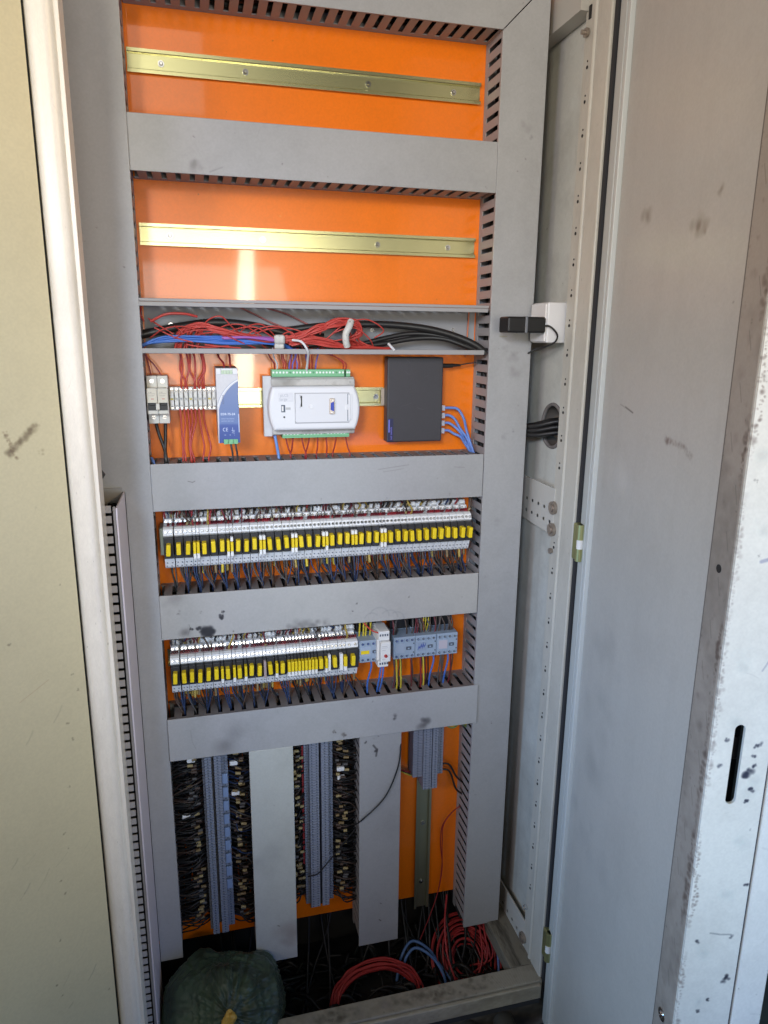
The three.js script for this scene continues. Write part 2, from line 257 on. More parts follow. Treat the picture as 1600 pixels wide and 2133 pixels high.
  part('hinge_seam', B(-0.0145, -0.0115, 0.1, 2.2, -0.02, 0.003), M.frame, rd);
  const flTex = sheet(0.05, 2.1, [158, 150, 141], { ppm: 900, grime: 0.18, specks: 50, sd: 63, draw: (k) => { const nz = vnoise(91); for (let i = 0; i < 420; i++) { const v = i * 0.005, a = Math.max(0, nz(i * 0.09, 1) - 0.3); k.blot(0.0445, v, 0.002 + nz(i * 0.3, 4) * 0.005, a * 0.8, '84,70,62', 3); if (i % 2) k.blot(0.0015, v, 0.0025, a * 0.5, '70,60,54', 2); } for (let i = 0; i < 60; i++) k.blot(0.008 + nz(i * 3.1, 7) * 0.03, i * 0.035, 0.003 + nz(i * 2.3, 9) * 0.006, 0.08, '84,74,70', 5); for (let i = 0; i < 30; i++) k.line([[0.012 + (i % 5) * 0.006, 0.2 + i * 0.055], [0.02 + (i % 5) * 0.006, 0.18 + i * 0.055]], 0.0012, 0.3); } });
  const fl = part('door_flange', faceUV(RB(0.3785, 0.4244, 0.1, 2.2, -0.022, 0.001, 0.0015, 2), 0.3785, 0.424, 0.1, 2.2), S({ map: flTex, roughness: 0.5 }), rd);
  part('flange_groove', B(0.3735, 0.3785, 0.1, 2.2, -0.018, -0.0012), S({ color: lin(0.17, 0.15, 0.135), roughness: 0.8 }), rd);
  part('screw', [cyl(0.009, 0.002, 0.4, 0.61, 0.0015, 'z'), cyl(0.006, 0.005, 0.4, 0.61, 0.002, 'z', 0.0035)], M.steel, fl);
  part('flange_hole', cyl(0.005, 0.001, 0.4, 1.245, 0.0011, 'z'), M.dark, fl);
  // lock edge face in local (z, y), facing +x
  const slot = new THREE.Path(); slot.moveTo(-0.04, 0.962); slot.lineTo(-0.04, 1.055); slot.absarc(-0.0335, 1.055, 0.0065, Math.PI, 0, true); slot.lineTo(-0.027, 0.962); slot.absarc(-0.0335, 0.962, 0.0065, 0, Math.PI, true);
  const edTex = sheet(0.08, 2.1, [226, 226, 218], { ppm: 900, grime: 0.05, specks: 14, sd: 65, draw: (k) => {
    const q = (n, v) => [n, v - 0.1];
    { const nz = vnoise(93); for (let i = 0; i < 500; i++) { const a = Math.max(0, nz(i * 0.07, 3) - 0.25); k.blot(0.0008 + nz(i * 0.7, 2) * 0.009 * a, i * 0.0042, 0.001 + nz(i * 0.9, 6) * 0.0035, a * 0.6, '112,98,90', 3); } for (let i = 0; i < 26; i++) k.blot(0.01 + nz(i * 5.3, 8) * 0.06, i * 0.08, 0.006 + nz(i * 4.1, 5) * 0.012, 0.05, '120,128,132', 6); }
    for (const [n, v, r, a] of [[0.052, 0.997, 0.0065, 0.6], [0.048, 0.994, 0.004, 0.5], [0.056, 1.033, 0.003, 0.5], [0.06, 1.035, 0.003, 0.4], [0.055, 1.02, 0.0025, 0.6], [0.058, 1.006, 0.003, 0.6], [0.058, 0.974, 0.0035, 0.7], [0.054, 0.958, 0.003, 0.7], [0.063, 0.698, 0.005, 0.6], [0.058, 0.692, 0.004, 0.35], [0.041, 0.663, 0.0025, 0.6], [0.03, 0.645, 0.0025, 0.5], [0.07, 0.84, 0.003, 0.5], [0.014, 1.008, 0.003, 0.3], [0.019, 1.043, 0.003, 0.35], [0.017, 0.756, 0.003, 0.4], [0.061, 0.761, 0.003, 0.3]]) k.blot(q(n, v)[0], q(n, v)[1], r, a, '40,42,50', 8);
    k.line([q(0.032, 0.768), q(0.045, 0.765), q(0.06, 0.764)], 0.002, 0.35, '60,66,72'); k.line([q(0.03, 1.262), q(0.05, 1.268)], 0.004, 0.35, '70,74,130'); k.line([q(0.05, 1.13), q(0.066, 1.16)], 0.002, 0.3, '80,84,120'); } });
  const eg = extrude([[-0.074, 0.1], [0.0, 0.1], [0.0, 2.2], [-0.074, 2.2]], 0.004, 0, [slot]); faceUV(eg, -0.08, 0, 0.1, 2.2); { const uv = eg.attributes.uv; for (let i = 0; i < uv.count; i++) uv.setX(i, 1 - uv.getX(i)); }
  eg.rotateY(-Math.PI / 2); eg.translate(0.4285, 0, 0); // local z stays, thickness along x
  const eM = part('lock_edge', eg, S({ map: edTex, roughness: 0.42 }), rd);
  part('slot_recess', [B(0.4, 0.404, 0.94, 1.08, -0.05, -0.018)], M.black, eM); part('latch', RB(0.404, 0.412, 1.005, 1.035, -0.046, -0.035, 0.002), S({ color: lin(0.05, 0.05, 0.055), roughness: 0.4, metalness: 0.5 }), eM);
  part('edge_seam', B(0.41, 0.4255, 0.1, 2.2, -0.0775, -0.074), S({ color: lin(0.05, 0.055, 0.08), roughness: 0.7 }), rd);
  part('door_skin', RB(0.39, 0.4285, 0.1, 2.2, -0.12, -0.0775, 0.004, 2), S({ map: sheet(0.05, 2.1, [232, 232, 226], { ppm: 600, grime: 0.04, specks: 50, sd: 67 }), roughness: 0.35 }), rd);
  // hinges
  for (const y of [1.155, 0.3]) {
    const h = part('hinge', [RB(0.716, 0.732, y - 0.036, y + 0.03, 0.243, 0.268, 0.003), cyl(0.007, 0.028, 0.7205, y + 0.016, 0.262, 'y'), cyl(0.007, 0.024, 0.7205, y - 0.024, 0.262, 'y')], M.hinge, cab);
    part('hinge_knuckle', cyl(0.006, 0.016, 0.7195, y - 0.005, 0.264, 'y'), M.white, h);
  }
}

// ---------- slotted cable ducts ----------
const GREY = [166, 166, 167];
let fingerG = null;
function duct(label, x0, x1, y0, y1, { vertical = false, cover, sides = [0, 1], lips = false, z1 = 0.0765, pitch = 0.0223, sd = 1, draw, poly, part0 = 'cover', proud = 0, base = GREY, fill = true } = {}) {
  const t = thing('cable_duct', label, 'cable duct');
  const L = vertical ? y1 - y0 : x1 - x0, D = z1 - 0.002;
  part('duct_base', B(x0 + 0.001, x1 - 0.001, y0 + 0.001, y1 - 0.001, 0.0008, 0.003), M.ductIn, t);
  const n = Math.floor(L / pitch), off = (L - n * pitch) / 2, th = 0.0018, fw = pitch * 0.64;
  for (const s of sides) {
    const c = vertical ? (s ? x1 - 0.002 : x0 + 0.002) : (s ? y1 - 0.002 : y0 + 0.002);
    const mat = vertical ? M.fingerPale : (s ? M.finger : M.fingerPale);
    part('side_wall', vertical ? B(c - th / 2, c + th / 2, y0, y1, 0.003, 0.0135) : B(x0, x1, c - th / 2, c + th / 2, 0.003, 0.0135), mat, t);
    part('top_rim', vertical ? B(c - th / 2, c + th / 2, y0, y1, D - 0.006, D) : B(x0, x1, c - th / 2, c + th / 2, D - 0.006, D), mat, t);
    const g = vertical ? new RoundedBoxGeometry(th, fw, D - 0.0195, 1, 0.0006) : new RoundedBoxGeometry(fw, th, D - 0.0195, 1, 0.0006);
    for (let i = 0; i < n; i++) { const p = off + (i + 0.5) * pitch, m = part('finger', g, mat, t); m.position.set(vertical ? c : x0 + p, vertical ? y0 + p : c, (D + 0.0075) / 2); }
  }
  if (fill) { const gs = []; for (let i = 0; i < 7; i++) { const a = rr(0.012, (vertical ? x1 - x0 : y1 - y0) - 0.012), pts = []; for (let k = 0; k <= 8; k++) { const q = 0.01 + (L - 0.02) * (k / 8), j = a + rr(-0.008, 0.008), zz = 0.012 + (i % 3) * 0.015 + rr(-0.003, 0.003); pts.push(vertical ? [x0 + j, y0 + q, zz] : [x0 + q, y0 + j, zz]); } gs.push(paint(tube(pts, 0.0075, 24, 6), [[0.012, 0.012, 0.013], [0.012, 0.012, 0.013], [0.02, 0.012, 0.01], [0.012, 0.018, 0.04], [0.03, 0.01, 0.01], [0.014, 0.013, 0.012], [0.012, 0.012, 0.012]][i])); } part('wire_bundle', gs, M.vertex, t).userData.kind = 'stuff'; }  // unseen dark wires inside, placed to keep the slots dark
  if (lips) for (const s of [0, 1]) { const c = s ? y1 : y0; part('rim', s ? [RB(x0 - 0.002, x1 - 0.004, c - 0.0075, c - 0.0005, D - 0.004, D + 0.0035, 0.001), RB(x0 - 0.002, x1 - 0.002, c, c + 0.005, D - 0.006, D + 0.001, 0.001)] : [RB(x0 - 0.002, x1 - 0.008, c - 0.004, c + 0.0045, D - 0.004, D + 0.003, 0.001)], S({ color: lin(0.34, 0.33, 0.33), roughness: 0.5 }), t); }
  if (cover !== false) {
    const tex = sheet(x1 - x0, y1 - y0, base, { ppm: 1000, grime: 0.045, specks: Math.round(L * 12), sd, draw });
    const z = D + 0.0003 + proud;
    const g = poly ? extrude(poly, 0.0022, 0.0006) : RB(x0 - 0.0008, x1 + 0.0008, y0 - 0.0008, y1 + 0.0008, 0, 0.003, 0.0012, 2);
    g.translate(0, 0, z); faceUV(g, x0, x1, y0, y1);
    part(part0, g, S({ map: tex, roughness: 0.46 }), t);
  }
  return t;
}
duct('grey slotted duct across the top of the panel, mitred at the right', 0.0005, 0.695, 2.003, 2.088, { sd: 101, poly: [[0.0005, 2.002], [0.61, 2.002], [0.694, 2.0865], [0.694, 2.0885], [0.0005, 2.0885]], sides: [0] });
duct('long vertical grey duct left of the orange plate', -0.0895, -0.0005, 0.262, 2.19, { vertical: true, sides: [1], sd: 102, fill: true, poly: [[-0.044, 0.262], [-0.0005, 0.262], [-0.0005, 2.19], [-0.0895, 2.19], [-0.0895, 1.237], [-0.044, 1.237]] });
duct('long vertical grey duct right of the orange plate', 0.6105, 0.6945, 0.197, 2.087, { vertical: true, sides: [0], sd: 103, poly: [[0.6105, 0.197], [0.6945, 0.197], [0.6945, 2.0845], [0.6105, 2.0005]], draw: (k) => { for (const [x, y, r, a] of [[0.05, 1.27, 0.012, 0.22], [0.055, 1.24, 0.014, 0.15], [0.03, 1.28, 0.01, 0.12], [0.05, 1.66, 0.012, 0.16], [0.06, 1.645, 0.006, 0.2], [0.04, 1.12, 0.008, 0.14], [0.055, 1.13, 0.005, 0.2], [0.03, 0.95, 0.009, 0.1]]) k.blot(x, y, r * 0.8, a * 0.45, '84,80,82'); k.line([[0.02, 1.305], [0.034, 1.305]], 0.002, 0.25, '120,118,60'); } });
duct('grey covered duct between the two empty upper rails', 0.0005, 0.6095, 1.7475, 1.8285, { sd: 104, sides: [0, 1], draw: (k) => { k.blot(0.1, 0.012, 0.01, 0.1); k.line([[0.12, 0.004], [0.14, 0.012]], 0.002, 0.15); } });
duct('open grey duct without its cover, full of red and black wires', 0.0005, 0.6095, 1.4725, 1.5515, { sd: 105, cover: false, lips: true, fill: false });
duct('grey covered duct below the controller and black switch', 0.0005, 0.6085, 1.2005, 1.2825, { sd: 106, draw: (k) => { k.line([[0.06, 0.051], [0.068, 0.049], [0.072, 0.051]], 0.0012, 0.5); k.line([[0.4, 0.06], [0.46, 0.067]], 0.001, 0.25); k.line([[0.41, 0.055], [0.45, 0.06]], 0.001, 0.2); k.line([[0.55, 0.06], [0.57, 0.058]], 0.002, 0.12); } });
duct('grey covered duct with dark oily blots between the relay rows', 0.0005, 0.6085, 0.9605, 1.0435, { sd: 107, base: [177, 175, 172], draw: (k) => {
  const D = '50,50,54'; k.blot(0.08, 0.009, 0.0105, 0.75, D, 14); k.blot(0.086, 0.006, 0.009, 0.8, D, 10); k.blot(0.064, 0.018, 0.0045, 0.65, D); k.blot(0.052, 0.0175, 0.003, 0.8, D); k.blot(0.07, 0.012, 0.004, 0.5, D); k.blot(0.109, 0.045, 0.003, 0.8, D); k.blot(0.107, 0.036, 0.0042, 0.85, D); k.blot(0.106, 0.033, 0.003, 0.6, D);
  for (const [x, y, r, a] of [[0.25, 0.004, 0.014, 0.2], [0.276, 0.006, 0.014, 0.22], [0.235, 0.0, 0.01, 0.2], [0.3, 0.003, 0.01, 0.14], [0.36, 0.04, 0.002, 0.5], [0.352, 0.025, 0.002, 0.4], [0.02, 0.065, 0.02, 0.06], [0.04, 0.01, 0.012, 0.14], [0.03, 0.05, 0.004, 0.2]]) k.blot(x, y, r, a, '80,76,76');
  const g = k.g; g.strokeStyle = 'rgba(110,108,112,0.16)'; g.lineWidth = k.P(0.003); for (const [x, y, r, a, b] of [[0.405, 0.008, 0.02, 3.6, 6.2], [0.425, 0.003, 0.018, 3.9, 6.1], [0.39, 0.004, 0.014, 3.5, 5.6], [0.44, 0.0, 0.016, 4.2, 6.2]]) { g.beginPath(); g.arc(k.X(x), k.Y(y), k.P(r), a, b); g.stroke(); }
  k.line([[0.045, 0.005], [0.05, 0.018], [0.048, 0.026]], 0.0012, 0.25); } });
duct('grey covered duct under the lower relay row', 0.0005, 0.617, 0.7145, 0.8, { sd: 108, proud: 0.0032, base: [173, 173, 174], sides: [1], draw: (k) => { k.blot(0.5, 0.014, 0.012, 0.3, '66,64,68', 10); k.blot(0.438, 0.036, 0.006, 0.3, '66,64,68'); k.blot(0.335, 0.01, 0.005, 0.3, '60,52,44'); k.blot(0.315, 0.02, 0.004, 0.35, '60,52,44'); k.blot(0.1, 0.03, 0.03, 0.06); k.line([[0.04, 0.06], [0.042, 0.035], [0.048, 0.02]], 0.0008, 0.2); } });
duct('pale vertical duct between the two long terminal strips', 0.1475, 0.2315, 0.2125, 0.7135, { vertical: true, sd: 109, sides: [0], proud: 0.004, base: [196, 198, 192], draw: (k) => { k.blot(0.06, 0.06, 0.03, 0.12, '110,84,80'); k.line([[0.045, 0.088], [0.049, 0.086]], 0.0018, 0.6); k.blot(0.03, 0.25, 0.03, 0.07, '100,100,104'); } });
duct('vertical grey duct beside the bare rail, a wire hanging across it', 0.368, 0.4545, 0.2035, 0.7135, { vertical: true, sd: 110, sides: [0], draw: (k) => { k.line([[0.028, 0.487], [0.036, 0.476], [0.034, 0.462]], 0.004, 0.6, '60,56,58'); k.blot(0.035, 0.475, 0.004, 0.55, '60,56,58'); k.blot(0.012, 0.497, 0.003, 0.5); k.line([[0.044, 0.06], [0.048, 0.056]], 0.002, 0.6); k.line([[0.046, 0.102], [0.049, 0.1]], 0.0015, 0.5); } });
// narrow duct on the left side wall, its lid facing right
{
  const t = thing('cable_duct', 'narrow slotted duct on the left side wall with its mauve lid edge showing', 'cable duct');
  const zf = 0.2, zb = 0.0795;
  part('duct_base', B(-0.1245, -0.1225, 0.15, 1.245, zb, zf), M.ductIn, t);
  part('back_wall', B(-0.1225, -0.048, 0.15, 1.245, zb, zb + 0.002), M.ductIn, t);
  const g = new RoundedBoxGeometry(0.062, 0.0118, 0.0022, 1, 0.0008);
  for (let i = 0; i < 67; i++) part('finger', g, M.fingerPale, t).position.set(-0.085, 0.16 + i * 0.0163, zf - 0.001);
  part('front_rim', RB(-0.0515, -0.0476, 0.15, 1.24, zf - 0.0022, zf + 0.0022, 0.001), M.finger, t);
  part('lid', RB(-0.0475, -0.0445, 0.15, 1.238, zb, zf + 0.002, 0.001), S({ color: lin(0.58, 0.53, 0.57), roughness: 0.42 }), t);  // paler mauve stands in for light falling on this face
  const gs = []; for (let i = 0; i < 6; i++) { const pts = []; for (let k = 0; k < 8; k++) pts.push([-0.1 + (i % 3) * 0.018 + rr(-0.004, 0.004), 0.16 + k * 0.152, 0.11 + Math.floor(i / 3) * 0.04 + rr(-0.006, 0.006)]); gs.push(tube(pts, 0.008, 24, 6)); }
  part('wire_bundle', gs, M.cableBlack, t).userData.kind = 'stuff';  // dark wires inside, placed so these slots look dark too
}
solo('cable_end', 'black wedge-shaped cable stub above the narrow left duct', 'cable', [extrude([[-0.0765, 1.243], [-0.0705, 1.244], [-0.0695, 1.272], [-0.0655, 1.279], [-0.0615, 1.285], [-0.067, 1.294], [-0.0765, 1.302]], 0.005, 0.001).translate(0, 0, 0.168), tube([[-0.076, 1.19, 0.2045], [-0.0725, 1.205, 0.2045], [-0.0715, 1.225, 0.19], [-0.0725, 1.246, 0.1705]], 0.0032)], M.cableBlack);

// ---------- mounting rails ----------
function screw(x, y, z, parent, r = 0.0052) { return part('screw', [cyl(r, 0.0016, x, y, z + 0.0008, 'z', r * 0.94, 16), cyl(r * 0.72, 0.0022, x, y, z + 0.0022, 'z', r * 0.4, 14)], M.steel, parent); }
function rail(label, a0, a1, c, screws, vertical = false, mat = M.zinc) {
  const t = thing('mounting_rail', label, 'mounting rail', [0, 0, 0]);
  const prof = [[-0.0175, 0.0065], [-0.0175, 0.0077], [-0.0125, 0.0077], [-0.0115, 0.0068], [-0.0115, 0.0017], [0.0115, 0.0017], [0.0115, 0.0068], [0.0125, 0.0077], [0.0175, 0.0077], [0.0175, 0.0065], [0.0128, 0.0065], [0.0128, 0.0005], [-0.0128, 0.0005], [-0.0128, 0.0065]];
  const g = extrude(prof, a1 - a0); // profile in (across, z), depth along the rail
  if (vertical) { g.applyMatrix4(new THREE.Matrix4().makeBasis(new THREE.Vector3(-1, 0, 0), new THREE.Vector3(0, 0, 1), new THREE.Vector3(0, 1, 0))); g.translate(c, a0, 0); }
  else { g.applyMatrix4(new THREE.Matrix4().makeBasis(new THREE.Vector3(0, 1, 0), new THREE.Vector3(0, 0, 1), new THREE.Vector3(1, 0, 0))); g.translate(a0, c, 0); }
  part('rail_profile', g, mat, t);
  for (const s of screws) screw(vertical ? c : s, vertical ? s : c - 0.0005, 0.0017, t);
  return t;
}
rail('empty zinc yellow rail near the top of the orange plate', 0.001, 0.602, 1.9235, [0.053, 0.187, 0.396, 0.552]);
rail('empty zinc yellow rail above the open wire duct', 0.003, 0.6025, 1.6625, [0.052, 0.208, 0.415, 0.55]);
rail('zinc yellow rail carrying the breaker, power supply and controller', 0.0, 0.427, 1.3885, [0.414]);
rail('rail behind the upper relay row', 0.006, 0.6, 1.136, []);
rail('rail behind the lower relay row and blue grey contactors', 0.004, 0.585, 0.893, []);
rail('dull vertical rail hanging below the short terminal block', 0.205, 0.71, 0.531, [0.43, 0.274], true, S({ color: lin(0.46, 0.48, 0.34), roughness: 0.4, metalness: 0.85 }));
rail('vertical rail behind the left long terminal strip', 0.262, 0.71, 0.078, [], true);
rail('vertical rail behind the middle long terminal strip', 0.262, 0.71, 0.29, [], true);

// ---------- breaker ----------
const clip = S({ color: lin(0.35, 0.36, 0.34), roughness: 0.35, metalness: 0.7 });
{
  const t = thing('circuit_breaker', 'two pole off-white circuit breaker with black toggles at the rail\'s left end', 'circuit breaker', [0.0005, 1.349, 0]);
  const lab = sheet(0.0175, 0.026, [214, 208, 192], { ppm: 7000, grime: 0.05, specks: 0, sd: 121, draw: (k) => { k.rect(0.002, 0.0155, 0.0165, 0.0172, 'rgba(120,110,100,.6)'); k.text('C10', 0.003, 0.0185, 0.0032, 'rgba(110,100,95,.7)'); k.text('230/400V', 0.003, 0.0125, 0.0024, 'rgba(110,100,95,.7)', ''); k.rect(0.007, 0.012, 0.006, 0.0078, 'rgba(190,90,70,.6)'); } });
  for (const i of [0, 1]) {
    const x0 = i * 0.0177, x1 = x0 + 0.0174;
    part('pole_body', [RB(x0, x1, 0, 0.0815, 0.008, 0.046, 0.0012), RB(x0, x1, 0.018, 0.062, 0.04, 0.066, 0.0015)], M.mcb, t);
    part('label', new THREE.PlaneGeometry(0.0158, 0.0225).translate(x0 + 0.0087, 0.0492, 0.06625), S({ map: lab, roughness: 0.5 }), t);
    part('toggle_recess', B(x0 + 0.0015, x1 - 0.0015, 0.0245, 0.0375, 0.064, 0.0664), M.black, t);
    part('toggle', [RB(x0 + 0.004, x1 - 0.004, 0.0335, 0.0368, 0.066, 0.0705, 0.0012)], M.relayBlack, t);
    for (const y of [0.011, 0.0725]) part('terminal_screw', [cyl(0.0036, 0.001, x0 + 0.0087, y, 0.0463, 'z', 0.0034)], M.steel, t), part('screw_slot', B(x0 + 0.0062, x0 + 0.0112, y - 0.0004, y + 0.0004, 0.0466, 0.0471), M.dark, t);
  }
  part('toggle_bridge', RB(0.0145, 0.0206, 0.026, 0.037, 0.064, 0.0715, 0.001), M.mcb, t);
}
// ---------- slim terminal modules ----------
{
  const matC = S({ color: lin(0.66, 0.64, 0.6), roughness: 0.4 }), lens = S({ color: lin(0.7, 0.69, 0.66), roughness: 0.25 });
  for (let i = 0; i < 10; i++) {
    const t = thing('fuse_terminal', `${ord(i)} slim beige terminal from the breaker beside the power supply`, 'terminal block', [0.0372 + i * 0.0079, 1.3705, 0]);
    part('body', [RB(0, 0.0076, 0, 0.04, 0.008, 0.034, 0.0006), RB(0.0002, 0.0074, 0.006, 0.034, 0.03, 0.044, 0.0008)], matC, t);
    part('fuse_lever', [RB(0.0004, 0.0069, 0.0075 + (i % 3) * 0.001, 0.0185, 0.043, 0.0475, 0.0012), RB(0.0005, 0.0068, 0.0215, 0.031 + (i % 2) * 0.0015, 0.043, 0.0465, 0.0012)], lens, t);
    for (const y of [0.004, 0.0365]) part('terminal_screw', cyl(0.0021, 0.0008, 0.0036, y, 0.0344, 'z', 0.002, 10), M.steel, t);
    part('marker', B(0.0015, 0.0058, 0.0192, 0.021, 0.044, 0.0455), i % 4 ? M.plcGrey : M.wireYellow, t);
  }
}
// ---------- power supply ----------
{
  const t = thing('power_supply', 'blue and white slim power supply between terminals and controller', 'power supply', [0.1155, 1.318, 0]);
  part('housing', RB(0, 0.0365, 0, 0.127, 0.009, 0.086, 0.001), S({ color: lin(0.5, 0.52, 0.55), roughness: 0.4, metalness: 0.3 }), t);
  const tex = sheet(0.0365, 0.127, [208, 208, 212], { ppm: 5000, grime: 0.02, specks: 0, sd: 131, draw: (k) => {
    const g = k.g; const gd = g.createLinearGradient(0, k.Y(0.1), 0, k.Y(0)); gd.addColorStop(0, '#6f83ad'); gd.addColorStop(0.66, '#5f78ac'); gd.addColorStop(0.7, '#3a559c'); gd.addColorStop(1, '#2c4a92');
    g.fillStyle = gd; g.beginPath(); g.moveTo(k.X(0.0365), k.Y(0.105)); g.quadraticCurveTo(k.X(0.012), k.Y(0.092), k.X(0.003), k.Y(0.058)); g.lineTo(k.X(0.001), k.Y(0)); g.lineTo(k.X(0.0365), k.Y(0)); g.closePath(); g.fill();
    g.strokeStyle = '#e4e8f0'; g.lineWidth = k.P(0.0012); g.beginPath(); g.moveTo(k.X(0.0365), k.Y(0.1075)); g.quadraticCurveTo(k.X(0.01), k.Y(0.094), k.X(0.0015), k.Y(0.062)); g.stroke();
    g.strokeStyle = '#9aa4b8'; g.lineWidth = k.P(0.0006); g.beginPath(); g.moveTo(k.X(0.0365), k.Y(0.109)); g.quadraticCurveTo(k.X(0.009), k.Y(0.095), k.X(0.0005), k.Y(0.066)); g.stroke();
    k.text('POWER', 0.0085, 0.082, 0.0045, 'rgba(90,100,130,.75)', 'bold', 'left', -Math.PI / 2 + Math.PI); k.text('EDR-75-24', 0.005, 0.0475, 0.0052, 'rgba(225,232,245,.85)');
    k.text('INPUT 100-240VAC', 0.006, 0.0405, 0.0026, 'rgba(220,228,242,.6)', ''); k.text('OUTPUT 24V 3.2A', 0.006, 0.0365, 0.0026, 'rgba(220,228,242,.6)', '');
    k.text('CE', 0.0075, 0.02, 0.0085, 'rgba(214,224,242,.9)', ''); g.strokeStyle = 'rgba(214,224,242,.85)'; g.lineWidth = k.P(0.0007); g.beginPath(); g.moveTo(k.X(0.0245), k.Y(0.0265)); g.lineTo(k.X(0.0245), k.Y(0.0195)); g.lineTo(k.X(0.028), k.Y(0.0195)); g.moveTo(k.X(0.0225), k.Y(0.0215)); g.lineTo(k.X(0.028), k.Y(0.0215)); g.moveTo(k.X(0.023), k.Y(0.0175)); g.lineTo(k.X(0.028), k.Y(0.0165)); g.stroke();
    k.text('FG', 0.01, 0.0125, 0.0026, 'rgba(214,224,242,.85)', ''); k.text('N', 0.019, 0.0125, 0.0028, 'rgba(214,224,242,.85)', ''); k.text('L', 0.0265, 0.0125, 0.0028, 'rgba(214,224,242,.85)', ''); } });
  part('front_label', new THREE.PlaneGeometry(0.0363, 0.1165).translate(0.0182, 0.0585, 0.0864), S({ map: (tex.repeat.set(1, 0.918), tex), roughness: 0.38 }), t);
  part('front_tab', RB(0.0002, 0.0085, 0.1165, 0.1268, 0.082, 0.0876, 0.001), M.plcWhite, t); part('front_tab', RB(0.0285, 0.0363, 0.1165, 0.1268, 0.082, 0.0876, 0.001), M.plcWhite, t);
  for (let i = 0; i < 4; i++) part('terminal', [RB(0.009 + i * 0.0048, 0.0134 + i * 0.0048, 0.117, 0.1235, 0.078, 0.0868, 0.0006), cyl(0.0017, 0.001, 0.0112 + i * 0.0048, 0.1203, 0.0871, 'z', 0.0016, 10)], S({ color: lin(0.5, 0.62, 0.45), roughness: 0.4 }), t);
  for (let i = 0; i < 3; i++) part('terminal', [RB(0.0085 + i * 0.0082, 0.0163 + i * 0.0082, -0.002, 0.0065, 0.076, 0.0885, 0.0008), cyl(0.0025, 0.001, 0.0124 + i * 0.0082, 0.0028, 0.0888, 'z', 0.0024, 10)], M.green, t);
  part('vent_cover', [B(0.001, 0.0355, 0.127, 0.1275, 0.012, 0.08)], S({ color: lin(0.1, 0.09, 0.085), roughness: 0.7 }), t);
  part('adjuster_strip', RB(0.0345, 0.0362, 0.018, 0.05, 0.0866, 0.0874, 0.0003), S({ color: lin(0.5, 0.6, 0.8), roughness: 0.3 }), t);
}
